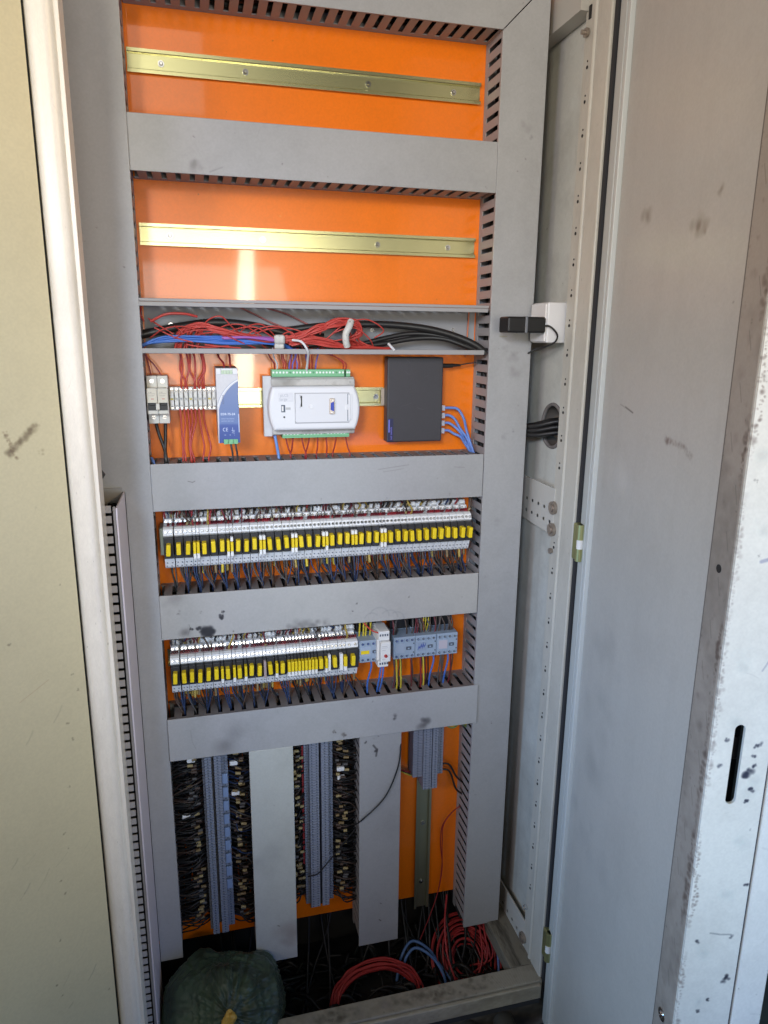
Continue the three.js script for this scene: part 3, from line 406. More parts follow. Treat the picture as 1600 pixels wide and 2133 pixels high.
// ---------- controller ----------
{
  const t = thing('controller', 'white rounded controller with green terminal rows and a blue port', 'controller', [0.199, 1.32, 0]);
  part('base_housing', [RB(0, 0.1665, 0.002, 0.107, 0.009, 0.032, 0.002), RB(0.013, 0.166, 0.004, 0.104, 0.03, 0.04, 0.002)], S({ map: sheet(0.17, 0.11, [188, 186, 182], { ppm: 3000, grime: 0.3, specks: 60, sd: 143 }), roughness: 0.6 }), t);
  part('side_plate', RB(-0.001, 0.014, 0.0005, 0.109, 0.02, 0.0345, 0.001), S({ color: lin(0.6, 0.61, 0.63), roughness: 0.45 }), t);
  const s = new THREE.Shape(); s.moveTo(0.0145, 0.014); s.bezierCurveTo(0.003, 0.035, 0.003, 0.067, 0.013, 0.092); s.lineTo(0.16, 0.093); s.bezierCurveTo(0.174, 0.07, 0.174, 0.038, 0.162, 0.014); s.closePath();
  const g = new THREE.ExtrudeGeometry(s, { depth: 0.022, bevelEnabled: true, bevelSize: 0.006, bevelThickness: 0.006, bevelOffset: -0.006, bevelSegments: 4, curveSegments: 20 }); g.translate(0, 0, 0.036);
  const fc = part('front_cover', g, M.plcWhite, t); const zf = 0.0642;
  const ins = new THREE.Shape(); ins.moveTo(0.056, 0.029); ins.lineTo(0.1485, 0.029); ins.lineTo(0.1485, 0.079); ins.lineTo(0.054, 0.079); ins.lineTo(0.053, 0.034); ins.quadraticCurveTo(0.053, 0.029, 0.056, 0.029);
  part('inset_groove', extrude([[0.0515, 0.0265], [0.1505, 0.0265], [0.1505, 0.081], [0.0515, 0.081]], 0.0005).translate(0, 0, zf - 0.0003), S({ color: lin(0.42, 0.42, 0.44), roughness: 0.5 }), fc);
  part('inset_panel', new THREE.ExtrudeGeometry(ins, { depth: 0.0008, bevelEnabled: true, bevelSize: 0.0006, bevelThickness: 0.0006, bevelSegments: 2 }).translate(0, 0, zf), M.plcInset, fc);
  const zi = zf + 0.0014;
  const cs = new THREE.Shape(); cs.moveTo(0.0605, 0.0545); cs.quadraticCurveTo(0.067, 0.066, 0.0605, 0.078); cs.quadraticCurveTo(0.0645, 0.066, 0.0605, 0.0545);
  part('card_slot', [new THREE.ExtrudeGeometry(cs, { depth: 0.0006, bevelEnabled: false }).translate(0, 0, zi), RB(0.0625, 0.0646, 0.0565, 0.076, zi, zi + 0.0008, 0.0004)], M.black, fc);
  part('dimple', cyl(0.004, 0.0005, 0.081, 0.0565, zi + 0.0002, 'z', 0.0037, 20), M.plcWhite, fc);
  const port = part('serial_port', [RB(0.1135, 0.1235, 0.0425, 0.071, zi, zi + 0.0025, 0.0045, 3)], S({ color: lin(0.55, 0.48, 0.42), roughness: 0.35, metalness: 0.6 }), fc);
  part('port_socket', extrude([[0.1155, 0.0505], [0.1215, 0.0475], [0.1215, 0.0655], [0.1155, 0.0625]], 0.002, 0.0004).translate(0, 0, zi + 0.002), S({ color: lin(0.03, 0.06, 0.42), roughness: 0.4 }), port);
  for (const y of [0.0455, 0.068]) part('port_nut', cyl(0.0016, 0.002, 0.1185, y, zi + 0.0028, 'z', 0.0016, 8), M.steel, port);
  part('usb_port', [RB(0.0275, 0.0345, 0.047, 0.06, zf - 0.0004, zf + 0.0006, 0.0006)], M.contactorDark, fc); part('port_tongue', B(0.0285, 0.0315, 0.049, 0.058, zf + 0.0006, zf + 0.0009), M.white, fc);
  part('usb_icon', B(0.0355, 0.044, 0.0515, 0.0555, zf, zf + 0.0003), M.plcGrey, fc); part('led_hole', cyl(0.0017, 0.0006, 0.0325, 0.0385, zf + 0.0002, 'z', 0.0017, 10), M.black, fc);
  const logo = sheet(0.026, 0.016, [218, 218, 222], { ppm: 4000, grime: 0, specks: 0, sd: 141, draw: (k) => { k.text('pLC5', 0.003, 0.009, 0.0065, 'rgba(160,164,172,.8)', ''); k.text('large', 0.002, 0.002, 0.0062, 'rgba(160,164,172,.8)', ''); } });
  part('printed_mark', new THREE.PlaneGeometry(0.026, 0.016).translate(0.036, 0.0735, zf + 0.0004), S({ map: logo, roughness: 0.45 }), fc);
  part('pull_handle', [RB(0.148, 0.1525, 0.03, 0.077, zf, zf + 0.002, 0.001), RB(0.1425, 0.148, 0.05, 0.06, zi, zi + 0.001, 0.0005), RB(0.1515, 0.1555, 0.032, 0.078, zf - 0.0002, zf + 0.001, 0.0005)], M.plcWhite, fc);
  part('handle_shadow_gap', [B(0.1505, 0.1515, 0.031, 0.077, zf, zf + 0.0006), B(0.1468, 0.148, 0.03, 0.05, zi - 0.0006, zi + 0.0002), B(0.1468, 0.148, 0.06, 0.079, zi - 0.0006, zi + 0.0002)], M.contactorDark, fc);
  // green terminal rows
  for (const [x0, x1, y0, y1, n] of [[0.015, 0.147, 0.1075, 0.1205, 22], [0.15, 0.158, 0.1075, 0.1205, 2], [0.0315, 0.156, -0.003, 0.0105, 20]]) {
    const row = part('terminal_row', [RB(x0, x1, y0, y1, 0.01, 0.038, 0.0008)], M.green, t), w = (x1 - x0) / n;
    for (let i = 0; i < n; i++) part('clamp_screw', cyl(0.0019, 0.001, x0 + (i + 0.5) * w, (y0 + y1) / 2 + 0.0012, 0.0384, 'z', 0.0018, 10), i % 7 === 5 ? M.greenDark : M.relayWhite, row);
    part('row_seam', B(x0, x1, y0 + 0.0028, y0 + 0.0034, 0.0375, 0.0383), M.greenDark, row);
  }
}
// ---------- network switch ----------
{
  const t = thing('network_switch', 'matte black network switch mounted sideways at the end of the rail', 'network switch', [0.428, 1.304, 0]);
  part('case', RB(0, 0.1095, 0, 0.159, 0.0085, 0.0345, 0.003, 3), S({ map: sheet(0.11, 0.16, [62, 61, 66], { ppm: 1600, grime: 0.04, specks: 30, sd: 151 }), roughness: 0.5 }), t);
  const tex = sheet(0.012, 0.046, [40, 42, 78], { ppm: 5000, grime: 0, specks: 0, sd: 152, draw: (k) => { k.rect(0.0012, 0.0042, 0.018, 0.044, 'rgba(120,130,225,.9)'); k.text('net switch', 0.0095, 0.003, 0.0052, 'rgba(125,120,215,.95)', 'bold', 'left', -Math.PI / 2); } });
  part('brand_label', new THREE.PlaneGeometry(0.0105, 0.043).translate(0.0072, 0.0235, 0.0348), S({ map: tex, roughness: 0.4 }), t);
  part('bracket', B(-0.006, 0.003, 0.068, 0.1, 0.008, 0.012), M.dullSteel, t); part('button', RB(0.109, 0.1115, 0.088, 0.094, 0.015, 0.026, 0.0008), M.black, t);
  for (let i = 0; i < 4; i++) part('port', B(0.1085, 0.1101, 0.0125 + i * 0.0146, 0.0235 + i * 0.0146, 0.012, 0.028), M.black, t);
}
const NET = 'blue network cables from the switch';
[[1.3665, 0.006], [1.352, 0.002], [1.3372, -0.002], [1.3225, -0.004]].forEach(([y, k], i) => {
  const t = thing('network_cable', `blue network cable in the ${['uppermost', 'second', 'third', 'lowest'][i]} port of the black switch`, 'network cable', [0, 0, 0], NET);
  part('plug', RB(0.536, 0.547, y - 0.0052, y + 0.0052, 0.014, 0.025, 0.001), M.plug, t);
  const e = [[0.5895, 1.325, 0.03], [0.589, 1.31, 0.034], [0.587, 1.305, 0.028], [0.586, 1.3, 0.03]][i];
  part('cable', tube([[0.546, y, 0.02], [0.556, y, 0.021], [i ? 0.566 : 0.572, y - (i ? 0.006 : 0.002), 0.024], [i ? 0.578 : 0.584, i === 0 ? 1.345 : i === 3 ? 1.311 : 1.331 - i * 0.006, 0.03], e, [0.6, 1.286 - i * 0.002, 0.036 + k], [0.607, 1.268, 0.04]], 0.0026, 36, 8), M.blueNet, t);
});
{
  const t = thing('power_lead', 'thin black power lead with a moulded plug on the black switch', 'power lead');
  part('plug', [cyl(0.0045, 0.022, 0.549, 1.4465, 0.021, 'x', 0.0038), cyl(0.0034, 0.018, 0.567, 1.4475, 0.021, 'x', 0.0022)], M.black, t);
  part('cable', tube([[0.575, 1.4478, 0.021], [0.59, 1.451, 0.024], [0.605, 1.453, 0.03], [0.613, 1.455, 0.034]], 0.0013), M.cableBlack, t);
}

// ---------- relays ----------
const box1 = (w) => new RoundedBoxGeometry(w, 1, 1, 1, 0.0001);
const geoCache = new Map();
const cached = (k, f) => { if (!geoCache.has(k)) geoCache.set(k, f()); return geoCache.get(k); };
function relay(label, x0, x1, dy, kind, lev, group) {
  const w = Math.round((x1 - x0 - 0.0004) * 2000) / 2000, t = thing('relay', label, 'relay', [x0 + 0.0002, 1.088 + dy, 0], group);
  const G = (k, f) => cached(k + w, f);
  part('housing', G('h', () => [B(0, w, 0.004, 0.094, 0.009, 0.03), B(0, w, 0.02, 0.078, 0.03, 0.052)].reduce((a, b) => mergeGeometries([a, b]))), M.relayGrey, t);
  // lower connection row, sloping front
  part('lower_terminal', G('l', () => extrude([[0.0, 0.03], [0.001, 0.054], [0.004, 0.058], [0.0235, 0.066], [0.0245, 0.03]], w - 0.0004).applyMatrix4(new THREE.Matrix4().makeBasis(new THREE.Vector3(0, 1, 0), new THREE.Vector3(0, 0, 1), new THREE.Vector3(1, 0, 0)))), M.relayGrey, t);
  part('relay_body', G('b', () => RB(0.0002, w - 0.0002, 0.0245, 0.0625, 0.03, 0.076, 0.0012)), M.relayBlack, t);
  part('upper_terminal', G('u', () => extrude([[0.0625, 0.03], [0.0625, 0.066], [0.066, 0.07], [0.076, 0.066], [0.0785, 0.06], [0.0785, 0.03]], w - 0.0004).applyMatrix4(new THREE.Matrix4().makeBasis(new THREE.Vector3(0, 1, 0), new THREE.Vector3(0, 0, 1), new THREE.Vector3(1, 0, 0)))), M.relayWhite, t);
  part('middle_terminal', G('m', () => RB(w * 0.1, w * 0.9, 0.0805, 0.0892, 0.02, 0.044, 0.002)), M.relayWhite, t);
  part('top_terminal', G('t', () => RB(w * 0.1, w * 0.9, 0.0895, 0.098, 0.012, 0.034, 0.002)), M.relayWhite, t);
  const sc = cached('screw', () => cyl(0.0026, 0.0012, 0, 0, 0, 'z', 0.0022, 10));
  const n = w > 0.01 ? 2 : 1;
  for (let i = 0; i < n; i++) {
    const m = part('clamp_screw', sc, M.steel, t); m.position.set(w * (i + 0.5) / n, 0.0715, 0.0692); m.rotation.x = -0.35; const rc = part('clamp_recess', cached('rec', () => cyl(0.0031, 0.0008, 0, 0, 0, 'z', 0.003, 12)), M.plcGrey, t); rc.position.set(w * (i + 0.5) / n + 0.0006, 0.0709, 0.0684); rc.rotation.x = -0.35;
    const q = part('clamp_screw', sc, M.steel, t); q.position.set(w * (i + 0.5) / n, 0.0848, 0.0446); q.rotation.x = -0.3;
    const h = part('clamp_hole', cached('hole', () => cyl(0.0011, 0.0006, 0, 0, 0, 'z', 0.0011, 8)), M.contactorDark, t); h.position.set(w * (i + 0.5) / n, 0.0135, 0.0642); h.rotation.x = 0.39;
    const h2 = part('clamp_hole', cached('hole', () => cyl(0.0011, 0.0006, 0, 0, 0, 'z', 0.0011, 8)), M.contactorDark, t); h2.position.set(w * (i + 0.35) / n, 0.0066, 0.0614); h2.rotation.x = 0.39;
  }
  if (lev === 'yellow') { const m = part('lever', cached('lv', () => RB(-0.0038, 0.0038, 0, 0.021, 0, 0.016, 0.0016, 2)), M.yellow, t); m.position.set(w * 0.44, 0.0335 + rr(-0.0012, 0.002), 0.0735); m.rotation.z = rr(-0.07, 0.07); m.rotation.x = rr(-0.06, 0.06); }
  else if (lev) {
    const [top, bot] = lev, x0l = 0.0004, x1l = w - 0.0006, y0 = bot ? 0.0345 : 0.033, y1 = top ? 0.052 : 0.0555;
    if (lev === 'white' || lev === 'pink') part('marker_tab', RB(x0l, x1l, 0.026, 0.06, 0.074, 0.084, 0.001), lev === 'white' ? M.relayWhite : S({ color: lin(0.42, 0.33, 0.32), roughness: 0.5 }), t);
    else { part('lever', RB(x0l, x1l, y0, y1, 0.074, 0.088, 0.0012, 2), M.yellow, t); if (top) part('marker_tab', RB(x0l, x1l, 0.0522, 0.06, 0.072, 0.084, 0.0008), M.relayWhite, t); if (bot) part('marker_tab', RB(x0l, x1l, 0.0245, 0.0343, 0.07, 0.085, 0.0008), M.relayWhite, t); }
  }
}
function relayRow(where, xs, kinds, start, end, dy) {
  const edge = [start]; for (let i = 0; i + 1 < xs.length; i++) { let e = (xs[i] + xs[i + 1]) / 2; if (kinds[i] === 'y' && kinds[i + 1] !== 'y') e = xs[i + 1] - 3.2; if (kinds[i] !== 'y' && kinds[i + 1] === 'y') e = xs[i] + 3.2; edge.push(e); } edge.push(end);
  const D = { y: 'wide yellow lever', b: 'slim yellow lever over white', t: 'slim yellow lever under white', w: 'slim yellow lever between white tabs', p: 'slim pinkish tab', W: 'slim white tab' };
  const L = { y: 'yellow', b: [0, 1], t: [1, 0], w: [1, 1], p: 'pink', W: 'white' };
  xs.forEach((x, i) => relay(`${ord(i)} relay from the left in the ${where} row, ${D[kinds[i]]}`, (edge[i] + (i === 1 ? 1.2 : 0)) / 1000, edge[i + 1] / 1000, dy, kinds[i], L[kinds[i]], `relays of the ${where} row`));
}
const R1 = [22, 39, 55, 66, 72, 84, 100, 114, 124.5, 131, 142, 157, 171, 182, 188, 200, 215, 230, 240, 246, 257, 271, 286, 297, 303, 314, 327, 343, 352, 358, 369, 383, 398, 408.5, 415, 427, 441, 455, 468, 483, 497, 512, 526, 540, 555, 570, 585];
const K1 = 'yyybbyyybwyyywwyyywwyyytwyyyttyyywwyyyyyyyyyyyy'.split('');
const R2 = [20, 36, 49, 64, 79, 94, 104, 116, 126, 137, 147, 158, 173, 183, 195, 205, 216, 228, 235, 241.5, 248, 254.5, 261, 267.5, 274, 280.5, 289, 300, 307, 317, 327, 338, 346, 356];
const K2 = 'yyyyyybybybyypybybbbbbbbbbyyWyWbyy'.split(''); K2[16] = 'y'; K2[26] = 'y'; K2[27] = 'b'; K2[28] = 'W'; K2[29] = 'y'; K2[30] = 'W'; K2[31] = 'b'; K2[32] = 'y'; R2.length = 33; R2[25] = 280.5; R2[26] = 289; R2[27] = 300; R2[28] = 306.5; R2[29] = 318; R2[30] = 329; R2[31] = 338; R2[32] = 352; K2.length = 33; K1.length = R1.length;
relayRow('upper', R1, K1, 13, 593, 0);
relayRow('lower', R2, K2, 11, 366, -0.2465);
part('end_stop', RB(0.006, 0.0125, 1.112, 1.162, 0.008, 0.05, 0.001), S({ color: lin(0.3, 0.32, 0.24), roughness: 0.5 }), thing('end_bracket', 'grey green end bracket left of the upper relay row', 'end bracket'));

// wires above and below the relays
const PAL = { brown: [0.075, 0.048, 0.036], grey: [0.09, 0.085, 0.085], black: [0.014, 0.014, 0.015], blue: [0.02, 0.04, 0.11], red: [0.34, 0.03, 0.04], white: [0.55, 0.55, 0.55], tan: [0.42, 0.3, 0.06], yellow: [0.6, 0.46, 0.03], dkred: [0.16, 0.02, 0.03], orange: [0.5, 0.16, 0.04], dkbrown: [0.03, 0.016, 0.014], dtan: [0.22, 0.15, 0.065], mtan: [0.36, 0.28, 0.13] };
const pick = (a) => a[Math.floor(rnd() * a.length)];
function relayWires(row, x0, x1, dy) {
  const top = [], bot = [], yT = 1.088 + dy;
  for (let x = x0; x < x1; x += 0.0042) {
    for (const [yy, zz, p] of [[0.078, 0.056, 0.12], [0.09, 0.04, 0.5], [0.1, 0.026, 0.9]]) {
      if (rnd() > p) continue;
      const c = pick(['brown', 'grey', 'black', 'dkred', 'brown', 'black', 'red', 'tan', 'brown', 'blue', 'dkred', 'black', 'dkred']), j = rr(-0.004, 0.004);
      top.push(paint(tube([[x + j, yT + yy, zz - 0.004], [x + j * 1.5, yT + yy + 0.01, zz + 0.006], [x + rr(-0.01, 0.01), yT + 0.112, zz + rr(-0.004, 0.008)], [x + rr(-0.012, 0.012), yT + 0.13, zz * 0.8 + 0.012]], 0.0014 + rnd() * 0.0006, 8, 5), PAL[c]));
      if (rnd() < 0.36) top.push(paint(tube([[x + j, yT + yy + 0.003, zz], [x + j * 1.5, yT + yy + 0.01, zz + 0.0065]], 0.0024, 2, 6), PAL[pick(['dtan', 'grey', 'mtan', 'brown', 'tan', 'brown'])]));
    }
    if (rnd() < 0.85) top.push(paint(tube([[x, yT + 0.0785, 0.05], [x + 0.001, yT + 0.083, 0.054]], 0.0026, 2, 5), PAL[pick(['red', 'dkred', 'dkred'])]));
    // below
    for (let q = 0; q < 3; q++) {
      if (rnd() > 0.5) continue;
      const c = pick(['brown', 'black', 'blue', 'blue', 'grey', 'black', 'blue', 'brown']), gx = Math.round((x + rr(-0.008, 0.008)) / 0.0223) * 0.0223 + rr(-0.003, 0.003) + 0.0065, z0 = [0.022, 0.036, 0.05][q];
      bot.push(paint(tube([[x, yT + 0.006, z0], [x + rr(-0.001, 0.001), yT - 0.01, z0 + 0.004], [(x + gx) / 2, yT - 0.028, z0 + 0.006], [gx, yT - 0.043, z0 + 0.006], [gx, yT - 0.06, z0]], 0.0014, 9, 5), PAL[c]));
    }
    if (rnd() < 0.34) { const z0 = rr(0.03, 0.05); bot.push(paint(tube([[x, yT + 0.001, z0 + 0.002], [x + rr(-0.001, 0.001), yT - 0.012 - rnd() * 0.004, z0 + 0.006]], 0.0027, 2, 6), PAL[pick(['tan', 'yellow', 'dtan', 'tan', 'brown', 'dtan'])])); }
  }
  stuff('wire_tangle', `dense dusty wires entering the top of the ${row} relay row`, 'wires', top, M.vertex);
  stuff('wire_tangle', `dark wires with yellow sleeves under the ${row} relay row`, 'wires', bot, M.vertex);
}
relayWires('upper', 0.017, 0.592, 0);
relayWires('lower', 0.014, 0.365, -0.2465);

// ---------- contactors and timer ----------
function contactor(label, x, w, extra) {
  const t = thing('contactor', label, 'contactor', [x, 0.872, 0], 'blue grey contactors on the lower rail');
  part('body', [RB(0.0003, w - 0.0003, 0.002, 0.0485, 0.03, 0.075, 0.0012), B(0.001, w - 0.001, -0.002, 0.05, 0.009, 0.032)], M.contactor, t);
  part('coil_block', RB(0.002, w - 0.002, 0.05, 0.078, 0.009, 0.036, 0.002), M.black, t);
  for (const [y, k] of [[0.041, 4], [0.0075, 4]]) for (let i = 0; i < k; i++) { const xx = w * (i + 0.6) / (k + 0.2); part('terminal_slot', cyl(0.0027, 0.0014, xx, y, 0.0752, 'z', 0.0024, 12), M.contactorDark, t); part('terminal_screw', cyl(0.0017, 0.0012, xx + 0.0004, y + 0.0004, 0.0757, 'z', 0.0015, 10), M.steel, t); part('barrier', RB(xx + 0.0034, xx + 0.0044, y - 0.004, y + 0.004, 0.074, 0.0768, 0.0003), M.contactor, t); }
  part('indicator_window', [RB(w * 0.58, w * 0.82, 0.0205, 0.0275, 0.074, 0.0765, 0.002)], M.contactorDark, t); part('indicator', RB(w * 0.65, w * 0.74, 0.0225, 0.0255, 0.0755, 0.0772, 0.0005), M.contactor, t);
  for (const y of [0.0335, 0.0145]) part('latch_dot', cyl(0.0013, 0.0008, w * 0.93, y, 0.0753, 'z', 0.0013, 8), M.black, t);
  part('face_plate', RB(w * 0.08, w * 0.52, 0.015, 0.035, 0.0745, 0.0757, 0.0005), S({ color: lin(0.38, 0.45, 0.56), roughness: 0.5 }), t);
  extra?.(t, w);
}
contactor('blue grey contactor with a yellow tag left of the white timer', 0.3672, 0.045, (t) => part('tag', B(0.003, 0.0195, 0.0205, 0.0275, 0.0757, 0.0764), M.yellow, t, 'yellow adhesive tag'));
contactor('blue grey contactor just right of the white timer', 0.4362, 0.045);
const scrawl = sheet(0.02, 0.02, [150, 165, 188], { ppm: 4000, grime: 0.02, specks: 0, sd: 161, draw: (k) => { k.line([[0.002, 0.004], [0.004, 0.011], [0.006, 0.006], [0.009, 0.015], [0.011, 0.007], [0.013, 0.017], [0.015, 0.008], [0.0185, 0.016]], 0.0014, 0.8, '40,60,150'); k.line([[0.006, 0.009], [0.018, 0.012]], 0.0014, 0.6, '40,60,150'); } });
contactor('blue grey contactor with blue pen scribble, second from the right', 0.4812, 0.045, (t, w) => part('pen_mark', new THREE.PlaneGeometry(0.019, 0.019).translate(w * 0.3, 0.025, 0.0761), S({ map: scrawl, roughness: 0.5 }), t));
contactor('rightmost blue grey contactor with a pale pink sticker', 0.5262, 0.045, (t, w) => part('sticker', B(w * 0.1, w * 0.5, 0.016, 0.034, 0.0757, 0.0762), S({ color: lin(0.52, 0.48, 0.55), roughness: 0.5 }), t, 'pale pink sticker'));
{
  const t = thing('timer_relay', 'slim white timer relay with a red dial among the contactors', 'timer relay', [0.4005, 0.87, 0]);
  part('body', [RB(0, 0.0225, 0.006, 0.07, 0.009, 0.084, 0.001), RB(0.0035, 0.0235, 0.013, 0.0545, 0.08, 0.1, 0.0015)], M.white, t);
  part('top_terminal', RB(0.0005, 0.0225, 0.0555, 0.075, 0.05, 0.094, 0.0015), M.white, t); part('bottom_terminal', RB(-0.0005, 0.0205, 0, 0.0125, 0.05, 0.094, 0.0015), M.white, t);
  for (let i = 0; i < 4; i++) for (const [y, z] of [[0.067, 0.0942], [0.0075, 0.0942]]) part('terminal_slot', RB(0.0025 + i * 0.0048, 0.0055 + i * 0.0048, y - 0.0022, y + 0.0022, z - 0.001, z + 0.0004, 0.0003), M.contactorDark, t);
  part('dial', cyl(0.0035, 0.003, 0.0135, 0.026, 0.1012, 'z', 0.003, 16), M.red, t, 'red dial'); part('dial_mark', B(0.0132, 0.0138, 0.026, 0.0288, 0.1026, 0.1031), M.black, t);
  part('face_text', [B(0.006, 0.0165, 0.0455, 0.0463, 0.1, 0.1003), B(0.006, 0.0135, 0.0375, 0.0381, 0.1, 0.1003), B(0.006, 0.015, 0.019, 0.0196, 0.1, 0.1003), B(0.006, 0.018, 0.0425, 0.043, 0.1, 0.1003)], S({ color: lin(0.45, 0.42, 0.42), roughness: 0.6 }), t);
}
const series = new Map();
function wire(label, pts, mat, group, r = 0.0014, cat = 'wire', name = 'wire') {
  const m = solo(name, label, cat, tube(pts, r), mat, group);
  if (group) { const k = group + label; if (!series.has(k)) series.set(k, []); series.get(k).push([m, pts.reduce((a, q) => a + q[0], 0) / pts.length, pts.reduce((a, q) => a + q[1], 0) / pts.length]); }
  return m;
}
// contactor wires, each from a terminal to the duct or upward behind the cover
for (const [x, c, g] of [[0.447, 'wireYellow', 1], [0.4555, 'wireYellow', 1], [0.498, 'redDark', 0], [0.504, 'wireYellow', 1]]) wire(c === 'wireYellow' ? 'yellow wire leaving the underside of a contactor' : 'dark red wire leaving the underside of a contactor', [[x, 0.873, 0.05], [x + 0.001, 0.86, 0.056], [x + 0.002, 0.835, 0.056], [x + 0.003, 0.815, 0.056], [x + 0.004, 0.795, 0.05]], M[c], c === 'wireYellow' ? 'yellow wires under the contactors' : undefined, 0.0018);
for (const x of [0.394, 0.414, 0.419, 0.525, 0.556]) wire('blue wire running from a contactor or the timer down into the duct', [[x, 0.873, 0.056], [x + 0.001, 0.858, 0.06], [x - 0.004 + rr(-0.004, 0.004), 0.825, 0.06], [x - 0.005, 0.795, 0.05]], M.blue, 'blue wires under the contactors and timer', 0.0019);
wire('bright red wire arching into the top of the white timer', [[0.37, 0.975, 0.05], [0.378, 0.955, 0.07], [0.392, 0.944, 0.086], [0.404, 0.9405, 0.09]], M.red, undefined, 0.0016);
for (const x of [0.372, 0.38, 0.385, 0.394]) wire('short tan sleeved wire above the yellow-tagged contactor', [[x, 0.92, 0.05], [x, 0.945, 0.055], [x + 0.001, 0.97, 0.05]], M.wireYellow, 'tan sleeved wires above the tagged contactor', 0.0018);
for (const x of [0.505, 0.508, 0.512]) wire('thin yellow wire rising above the scribbled contactor', [[x, 0.92, 0.05], [x + (x - 0.508) * 0.5, 0.945, 0.056], [0.509, 0.972, 0.05]], M.wireYellow, 'thin yellow wires above the scribbled contactor', 0.0014);
{ const gs = []; for (let i = 0; i < 26; i++) { const x = rr(0.438, 0.57); gs.push(paint(tube([[x, 0.918, 0.06], [x + rr(-0.003, 0.003), 0.935, 0.06], [x + rr(-0.008, 0.008), 0.955, 0.05], [x + rr(-0.01, 0.01), 0.985, 0.04]], 0.0015, 8, 5), PAL[pick(['brown', 'black', 'grey', 'brown', 'dkred', 'black'])])); } for (let i = 0; i < 16; i++) { const x = rr(0.44, 0.57); gs.push(paint(tube([[x, 0.875, 0.05], [x, 0.855, 0.054], [x + rr(-0.004, 0.004), 0.825, 0.054], [x + rr(-0.006, 0.006), 0.79, 0.05]], 0.0015, 8, 5), PAL[pick(['brown', 'black', 'grey', 'dkred', 'brown'])])); } stuff('wire_tangle', 'thin dark wires above and below the contactors', 'wires', gs, M.vertex); }

// ---------- wires around the upper devices ----------
for (const [x, k] of [[0.058, 0.002], [0.063, -0.004], [0.067, 0.003], [0.079, -0.004], [0.081, 0.001], [0.088, 0.006], [0.093, 0.004], [0.096, 0]]) wire('thin red wire dropping from the open duct to the slim terminals', [[x + k - 0.004, 1.478, 0.04], [x + k, 1.462, 0.036], [x + k * 1.5, 1.44, 0.034], [x - k * 0.3, 1.42, 0.036], [x, 1.407, 0.034]], M.red, 'red wires above the slim terminals', 0.0018);
for (const [x, k] of [[0.053, 0.001], [0.06, -0.002], [0.0665, 0.001], [0.072, -0.004], [0.078, -0.006], [0.085, 0.004], [0.093, 0.006]]) wire('thin red wire hanging from the slim terminals into the duct', [[x, 1.373, 0.034], [x + 0.001, 1.35, 0.034], [x + k, 1.325, 0.036], [x + k * 1.6, 1.305, 0.04], [x + k * 0.8, 1.284, 0.045], [x + k, 1.27, 0.042]], M.red, 'red wires below the slim terminals', 0.0018);
for (const [x, e] of [[0.0045, -0.002], [0.022, -0.001]]) wire('dark red wire slanting down into the top of the breaker', [[e, 1.478, 0.03], [e + 0.004, 1.462, 0.028], [(x + e) / 2 + 0.004, 1.448, 0.03], [x + 0.004, 1.43, 0.03]], M.redDark, 'dark red wires above the breaker', 0.0012);
for (const [x, e] of [[0.011, 0.026], [0.0275, 0.024]]) wire('thick black wire under the breaker going into the duct', [[x, 1.35, 0.03], [x + (e - x) * 0.3, 1.33, 0.036], [x + (e - x) * 0.8, 1.305, 0.042], [e, 1.285, 0.048], [e + 0.001, 1.265, 0.045]], M.cableBlack, 'black wires below the breaker', 0.0028);
for (const [x, e] of [[0.1305, 0.121], [0.1415, 0.139]]) wire('red wire with a dark sleeve into the top of the power supply', [[e, 1.476, 0.04], [e + 0.002, 1.462, 0.05], [x - 0.001, 1.452, 0.07], [x, 1.44, 0.078]], M.redDark, 'red wires above the power supply', 0.0017);
for (const x of [0.136, 0.144]) wire('grey sleeved wire under the power supply', [[x, 1.318, 0.08], [x + 0.001, 1.308, 0.078], [x + 0.003, 1.296, 0.066], [x + 0.004, 1.275, 0.05]], S({ color: lin(0.08, 0.08, 0.09), roughness: 0.5 }), 'grey wires below the power supply', 0.0016);
// controller top
for (const [x, e, c] of [[0.22, 0.208, 'redDark'], [0.2245, 0.2165, 'wireWhite'], [0.236, 0.231, 'red'], [0.2395, 0.234, 'red'], [0.2465, 0.25, 'violet'], [0.2495, 0.247, 'red'], [0.2525, 0.258, 'violet'], [0.257, 0.259, 'red'], [0.2605, 0.2555, 'violet'], [0.264, 0.262, 'red'], [0.2795, 0.275, 'violet'], [0.283, 0.281, 'red'], [0.2875, 0.286, 'red'], [0.2945, 0.297, 'violet'], [0.345, 0.304, 'red'], [0.35, 0.308, 'red']]) {
  const n = { redDark: 'dark red', wireWhite: 'whitish', red: 'red', violet: 'violet blue' }[c];
  const far = x > 0.34;
  wire(far ? 'red wire curving right to the last green controller terminal' : `${n} wire from the open duct into the controller's upper green terminals`, [[e, 1.478, 0.04], [e + 0.001 + (far ? 0.012 : 0), 1.468, 0.036], [far ? 0.33 : (x + e) / 2, far ? 1.463 : 1.458, 0.034], [x, 1.45, 0.032], [x, 1.438, 0.026]], M[c], far ? 'red wires to the last upper controller terminal' : `${n} wires above the controller`, 0.0013);
}
wire('white wire bending over the open duct rim to the controller', [[0.248, 1.492, 0.07], [0.262, 1.489, 0.083], [0.272, 1.475, 0.084], [0.2755, 1.458, 0.06], [0.2765, 1.438, 0.036]], M.wireWhite, undefined, 0.0022);
